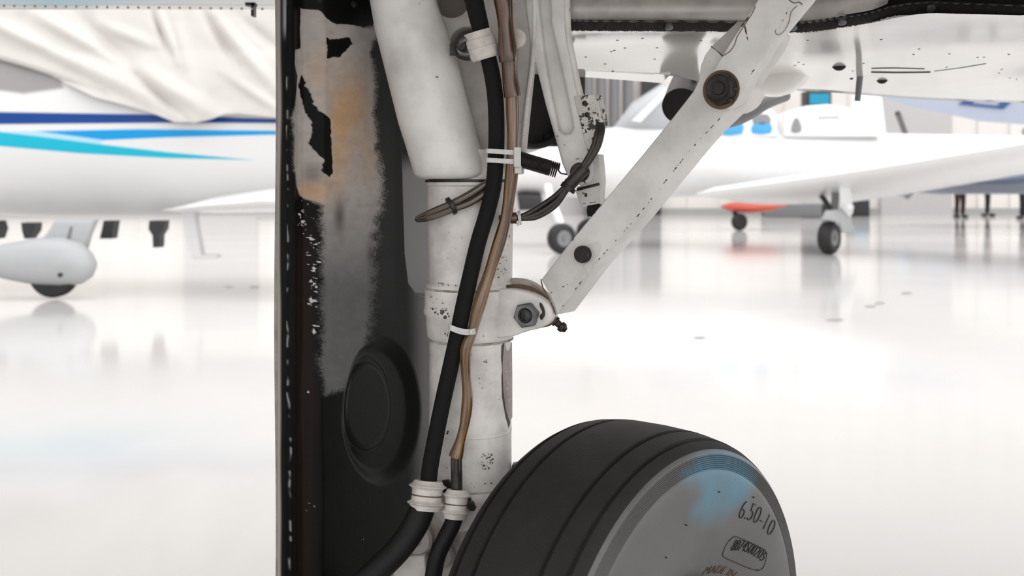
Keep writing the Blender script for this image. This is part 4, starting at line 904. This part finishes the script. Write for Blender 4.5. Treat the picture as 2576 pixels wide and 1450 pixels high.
link('windshield_post', plate_mesh(CPn, [[(1588, 304), (1672, 226), (1684, 232), (1612, 308)]], .05, .06, .006), BGW, rap)
link('tail_fin', plate_mesh(Plane(P(2180, 290, 16.2), 0), [[(2130, 340), (2152, 235), (2168, 215), (2215, 215), (2232, 345)]], .10, 0, .03), mat('pale_blue_white_paint', (226, 238, 246), .3), rap)
# wing: airfoil sections from the root to beyond the frame
def airfoil(LE, ch, chord, th, inc=0):
    out = []; ch = Vector(ch).normalized()
    xs = [1, .8, .6, .4, .25, .12, .05, .015, 0]
    f = lambda x: 5*th*(.2969*sqrt(x)-.126*x-.3516*x*x+.2843*x**3-.1015*x**4)
    for x in xs: out.append(Vector(LE)+ch*chord*x+Vector((0, 0, chord*(f(x)*1.05))))
    for x in xs[::-1][1:]: out.append(Vector(LE)+ch*chord*x-Vector((0, 0, chord*f(x)*.95)))
    return out
bm = bmesh.new(); secs = []
for LE, ch, c_, th in ((P(1752, 488, 13.3), (.78, .62, -.06), 1.0, .05), (P(1790, 480, 13.2), (.72, .69, -.12), 1.7, .11), (P(1950, 460, 12.8), (.66, .75, -.15), 2.0, .13), (P(2150, 432, 12.2), (.62, .78, -.15), 1.95, .13), (P(2350, 400, 11.5), (.6, .8, -.15), 1.85, .13), (P(2600, 358, 10.8), (.6, .8, -.15), 1.7, .13), (P(2900, 302, 10.2), (.6, .8, -.15), 1.5, .12)):
    secs.append([bm.verts.new(v) for v in airfoil(LE, ch, c_, th)])
for a, b in zip(secs, secs[1:]):
    for k in range(len(a)): bm.faces.new((a[k], a[(k+1) % len(a)], b[(k+1) % len(a)], b[k]))
bm.faces.new(secs[0]); bm.faces.new(secs[-1]); link('wing', from_bm(bm), BGW, rap, smooth=60)
def bgwheel(name, x, y, Y, r, w_, yaw, parent, hub=True):
    n = Vector((sin(yaw), -cos(yaw), 0)); c = P(x, y, Y); c.z = r
    bm = bmesh.new(); add_lathe(bm, c-n*w_/2, n, [(0, r*.6), (0, r*.82), (w_*.15, r*.96), (w_*.35, r), (w_*.65, r), (w_*.85, r*.96), (w_, r*.82), (w_, r*.6), (w_*.9, r*.55)], 40)
    o = link(name, from_bm(bm), BGRUB, parent)
    if hub: lathe('hub', c-n*w_*.4, n, [(0, r*.5), (w_*.8, r*.56), (w_*.88, r*.5), (w_*.85, r*.15), (w_*1.0, r*.12), (w_*1.0, 0)], BGMID, o, 28)
    return o
bgwheel('wheel', 2086, 600, 12.8, .215, .17, .85, rap)
bgwheel('wheel', 1413, 603, 12.9, .20, .15, .5, rap)
bgwheel('wheel', 1482, 570, 14.6, .2, .15, .5, rap, False)
tube('gear_leg', [P(2086, 600, 12.8)+Vector((.03, -.0, -.0)), P(2092, 560, 12.8), P(2100, 520, 12.9), P(2104, 440, 12.9)], .05, BGMID, rap)
tube('gear_leg', [P(1413, 603, 12.9), P(1408, 560, 13), P(1385, 500, 13.4), P(1378, 470, 13.6)], .055, BGW, rap)
tube('gear_leg', [P(1482, 560, 14.6), P(1484, 500, 14.6)], .05, BGMID, rap)
tube('drag_brace', px3([(2098, 545, 12.8), (2075, 505, 13.0), (2062, 488, 13.2)]), .035, BGDK, rap)
GP = Plane(P(2120, 480, 12.6), radians(-12))
gd = link('gear_leg_door', plate_mesh(GP, [[(2108, 395), (2132, 393), (2141, 480), (2147, 535), (2138, 548), (2116, 520)]], .03, 0, .008), BGW, rap)
link('gear_leg_door', plate_mesh(GP, [[(2106, 528), (2140, 534), (2144, 562), (2158, 586), (2120, 586), (2112, 560), (2070, 552), (2080, 530)]], .05, -.03, .01), BGGREY, rap)
lathe('door_link', P(2136, 522, 12.5), (0, -1, 0), [(0, .05), (.03, .05), (.05, .03), (.055, 0)], BGW, gd, 20)
tube('nose_strut_link', px3([(1370, 500, 13.2), (1392, 545, 13.0), (1400, 575, 12.9)]), .03, BGGREY, rap)
link('belly_fairing', plate_mesh(Plane(P(1330, 512, 14.2), 0), [[(1300, 488), (1362, 490), (1368, 528), (1306, 530)]], .4, 0, .05), BGDK, rap)

# ------------------------------------------------------------ further aircraft and things near the back wall
rd = thing('red_aircraft', P(1860, 520, 20), 'small red bellied aircraft with one dark wheel, far behind the white wing', 'aircraft')
ell_loft('fuselage', [(P(1815, 520, 20), .02, .1), (P(1835, 521, 20), .09, .3), (P(1880, 522, 20), .12, .4), (P(1930, 520, 20), .10, .4), (P(1975, 517, 20), .02, .1)], REDP, rd, 20)
bgwheel('wheel', 1860, 570, 19.8, .17, .14, .4, rd, False); tube('gear_leg', px3([(1860, 562, 19.9), (1852, 545, 19.9), (1846, 530, 20)]), .05, BGDK, rd)
bl = thing('blue_grey_aircraft', P(2480, 455, 22), 'blue grey aircraft parked under the white wing at far right', 'aircraft')
ell_loft('fuselage', [(P(2270, 470, 22), .01, .05), (P(2300, 466, 22), .16, .3), (P(2360, 462, 22), .24, .5), (P(2450, 458, 22), .27, .6), (P(2560, 455, 22), .30, .6), (P(2800, 450, 22), .3, .6)], LILAC, bl, 26)
ell_loft('wing', [(P(2390, 462, 21), .01, .2), (P(2420, 457, 21), .09, .5), (P(2520, 450, 21), .17, .6), (P(2620, 440, 21), .17, .6)], LILACD, bl, 20)
tube('propeller_blade', px3([(2302, 466, 21.6), (2295, 480, 21.6), (2278, 497, 21.6)]), .06, BGMID, bl)
ell_loft('spinner', [(P(2246, 478, 21.8), .03, .03), (P(2262, 482, 21.8), .12, .12), (P(2285, 478, 21.8), .15, .15)], LBLUE, bl, 18)
for x in (2680, 2760): bgwheel('wheel', x, 540, 22, .2, .15, .3, bl, False); tube('gear_leg', [P(x, 535, 22), P(x, 480, 22)], .05, BGGREY, bl)
hw_ = thing('high_wing_aircraft', P(2430, 280, 18), 'blue grey high wing with navy outlined marking above the white wing', 'aircraft')
bm = bmesh.new(); Q = [(2150, 226), (2300, 222), (2700, 218), (2700, 322), (2470, 306), (2300, 270)]
f0 = [P(x, y, 17.5) for x, y in Q]; t0 = [bm.verts.new(p) for p in f0]; t1 = [bm.verts.new(p+Vector((.1, 1.2, .35))) for p in f0]
bm.faces.new(t0); bm.faces.new(t1)
for k in range(6): bm.faces.new((t0[k], t0[(k+1) % 6], t1[(k+1) % 6], t1[k]))
hww = link('wing', from_bm(bm), LILAC, hw_)
HP = Plane(P(2430, 260, 17.5), 0)
link('wing_marking', plate_mesh(HP, [[(2412, 262), (2440, 242), (2556, 246), (2526, 274)], [(2446, 260), (2458, 249), (2524, 252), (2510, 266)]], .02, .03, .004), BLUEP, hww)
tube('wing_strut', px3([(2258, 285, 18), (2275, 330, 18.4), (2290, 380, 18.6)]), .05, BGMID, hw_)
ell_loft('fuselage', [(P(2590, 330, 19), .1, .3), (P(2640, 330, 19), .4, .6), (P(2720, 335, 19), .45, .6), (P(2860, 335, 19), .4, .6), (P(3000, 330, 19), .3, .4)], BGGREY, hw_, 24)
for x in (2690, 2780): bgwheel('wheel', x, 560, 19, .2, .15, .3, hw_, False); tube('gear_leg', [P(x, 555, 19), P(x, 380, 19)], .05, BGW, hw_)
def cabinet(x0, x1, yt, ym, yb, Y, label):
    t = thing('display_cabinet', P((x0+x1)/2, yb, Y), label, 'cabinet')
    a, b = P(x0, yt, Y), P(x1, yb, Y); wd = b.x-a.x
    box('cabinet_body', ((a.x+b.x)/2, Y+.3, (a.z+b.z)/2), (wd, .6, a.z-b.z), BGDK, t, 0, .01)
    c = P(x1, ym, Y); box('blue_panel', ((a.x+b.x)/2, Y-.02, (a.z+c.z)/2-.05), (wd*.8, .04, (a.z-c.z)*.8), TEALB, t)
cabinet(2144, 2188, 478, 503, 546, 29, 'dark cabinet with a blue panel low beside the white gear leg')
cabinet(2030, 2092, 228, 262, 545, 28.6, 'tall dark cabinet with a teal panel near its top above the white cabin')
dq = P(1638, 230, 30.5); bm = bmesh.new(); add_box(bm, (dq.x, 30.55, 2.2), (.6, .2, 4.4)); cr = link('dark_doorway', from_bm(bm), BGDK, None, (dq.x, 30.55, 0)); prop(cr, 'dark opening high on the back wall left of the brace pivot', 'opening')
bm = bmesh.new()
for x in (1480, 1512, 1545, 1580): add_tube(bm, [P(x, 130, 30), (P(x, 130, 30).x, 30, .0)], .16, 10)
cu_ = link('hanging_curtain', from_bm(bm), BGMID, None, P(1530, 200, 30)); prop(cu_, 'pale grey curtain hanging behind the lock arm', 'curtain', kind='stuff')
bm = bmesh.new(); add_box(bm, P(1990, 527, 28)+Vector((0, 0, 0)), (1.6, .5, .42), 0, 0, .03); bn = link('equipment_bench', from_bm(bm), BGMID, None, P(1990, 540, 28)); bn.location.z = bn.location.z; prop(bn, 'low grey bench on the far floor left of the gear leg', 'bench')

# people standing at the back
SKIN = mat('skin', (176, 138, 116), .5); HAIR = mat('dark_hair', (30, 24, 22), .7)
def person(x, y, label, top, legs, face=0, k=1.0):
    Yp = CAMZ*FPX/(y-HOR); o = P(x, y, Yp); o.z = 0
    t = thing('person', o, label, 'person', None)
    def skinned(name, V, E_, R_, m, root=0):
        me = bpy.data.meshes.new(name); me.from_pydata([(o.x+a*cos(face)*k, o.y+b+a*sin(face)*k, c*k) for a, b, c in V], [], E_)
        ob = bpy.data.objects.new(name, me); COL.objects.link(ob); ob.parent = t; me.transform(Matrix.Translation(-t.location)); me.materials.append(m)
        s = ob.modifiers.new('s', 'SKIN'); ob.modifiers.new('d', 'SUBSURF').levels = 1; ob.modifiers['d'].render_levels = 1
        for i, r in enumerate(R_): me.skin_vertices[0].data[i].radius = (r*k, r*k)
        me.skin_vertices[0].data[root].use_root = True
        return ob
    skinned('body', [(0, 0, 1.05), (0, 0, 1.25), (0, 0, 1.42), (0, 0, 1.50), (0, -.02, 1.62), (0, -.02, 1.70), (.17, 0, 1.40), (.23, .02, 1.14), (.22, -.08, .92), (.22, -.1, .82), (-.17, 0, 1.40), (-.23, .02, 1.14), (-.22, -.08, .92), (-.22, -.1, .82)],
            [(0, 1), (1, 2), (2, 3), (3, 4), (4, 5), (2, 6), (6, 7), (7, 8), (8, 9), (2, 10), (10, 11), (11, 12), (12, 13)], [.13, .13, .12, .05, .095, .08, .06, .045, .035, .03, .06, .045, .035, .03], SKIN)
    skinned('shirt', [(0, 0, .98), (0, 0, 1.2), (0, 0, 1.40), (.18, 0, 1.40), (.23, .02, 1.18), (-.18, 0, 1.40), (-.23, .02, 1.18)], [(0, 1), (1, 2), (2, 3), (3, 4), (2, 5), (5, 6)], [.155, .15, .14, .075, .06, .075, .06], top)
    skinned('trousers', [(0, 0, 1.0), (0, 0, .92), (.10, 0, .85), (.11, -.02, .48), (.11, .02, .08), (-.10, 0, .85), (-.11, -.02, .48), (-.11, .02, .08)], [(0, 1), (1, 2), (2, 3), (3, 4), (1, 5), (5, 6), (6, 7)], [.15, .14, .10, .07, .055, .10, .07, .055], legs)
    for s in (-1, 1): box('shoe', (o.x+s*.11*k, o.y-.05, .05), (.10, .27, .09), BGDK, t, 0, .03)
    bm = bmesh.new(); bmesh.ops.create_uvsphere(bm, u_segments=14, v_segments=10, radius=.105*k, matrix=Matrix.Translation((o.x, o.y+.01, 1.70*k))); link('hair', from_bm(bm), HAIR, t)
MAR = mat('maroon_cloth', (54, 26, 24), .8); BLC = mat('black_cloth', (26, 26, 28), .8); GRC = mat('light_cloth', (150, 146, 142), .8)
person(2415, 549, 'person in maroon trousers standing under the blue grey aircraft', GRC, MAR, .4)
person(2484, 545, 'person in black clothes standing near the back wall', BLC, BLC, 1.2)
person(2574, 552, 'person in dark clothes at the right edge of the photo', BLC, BLC, .8)
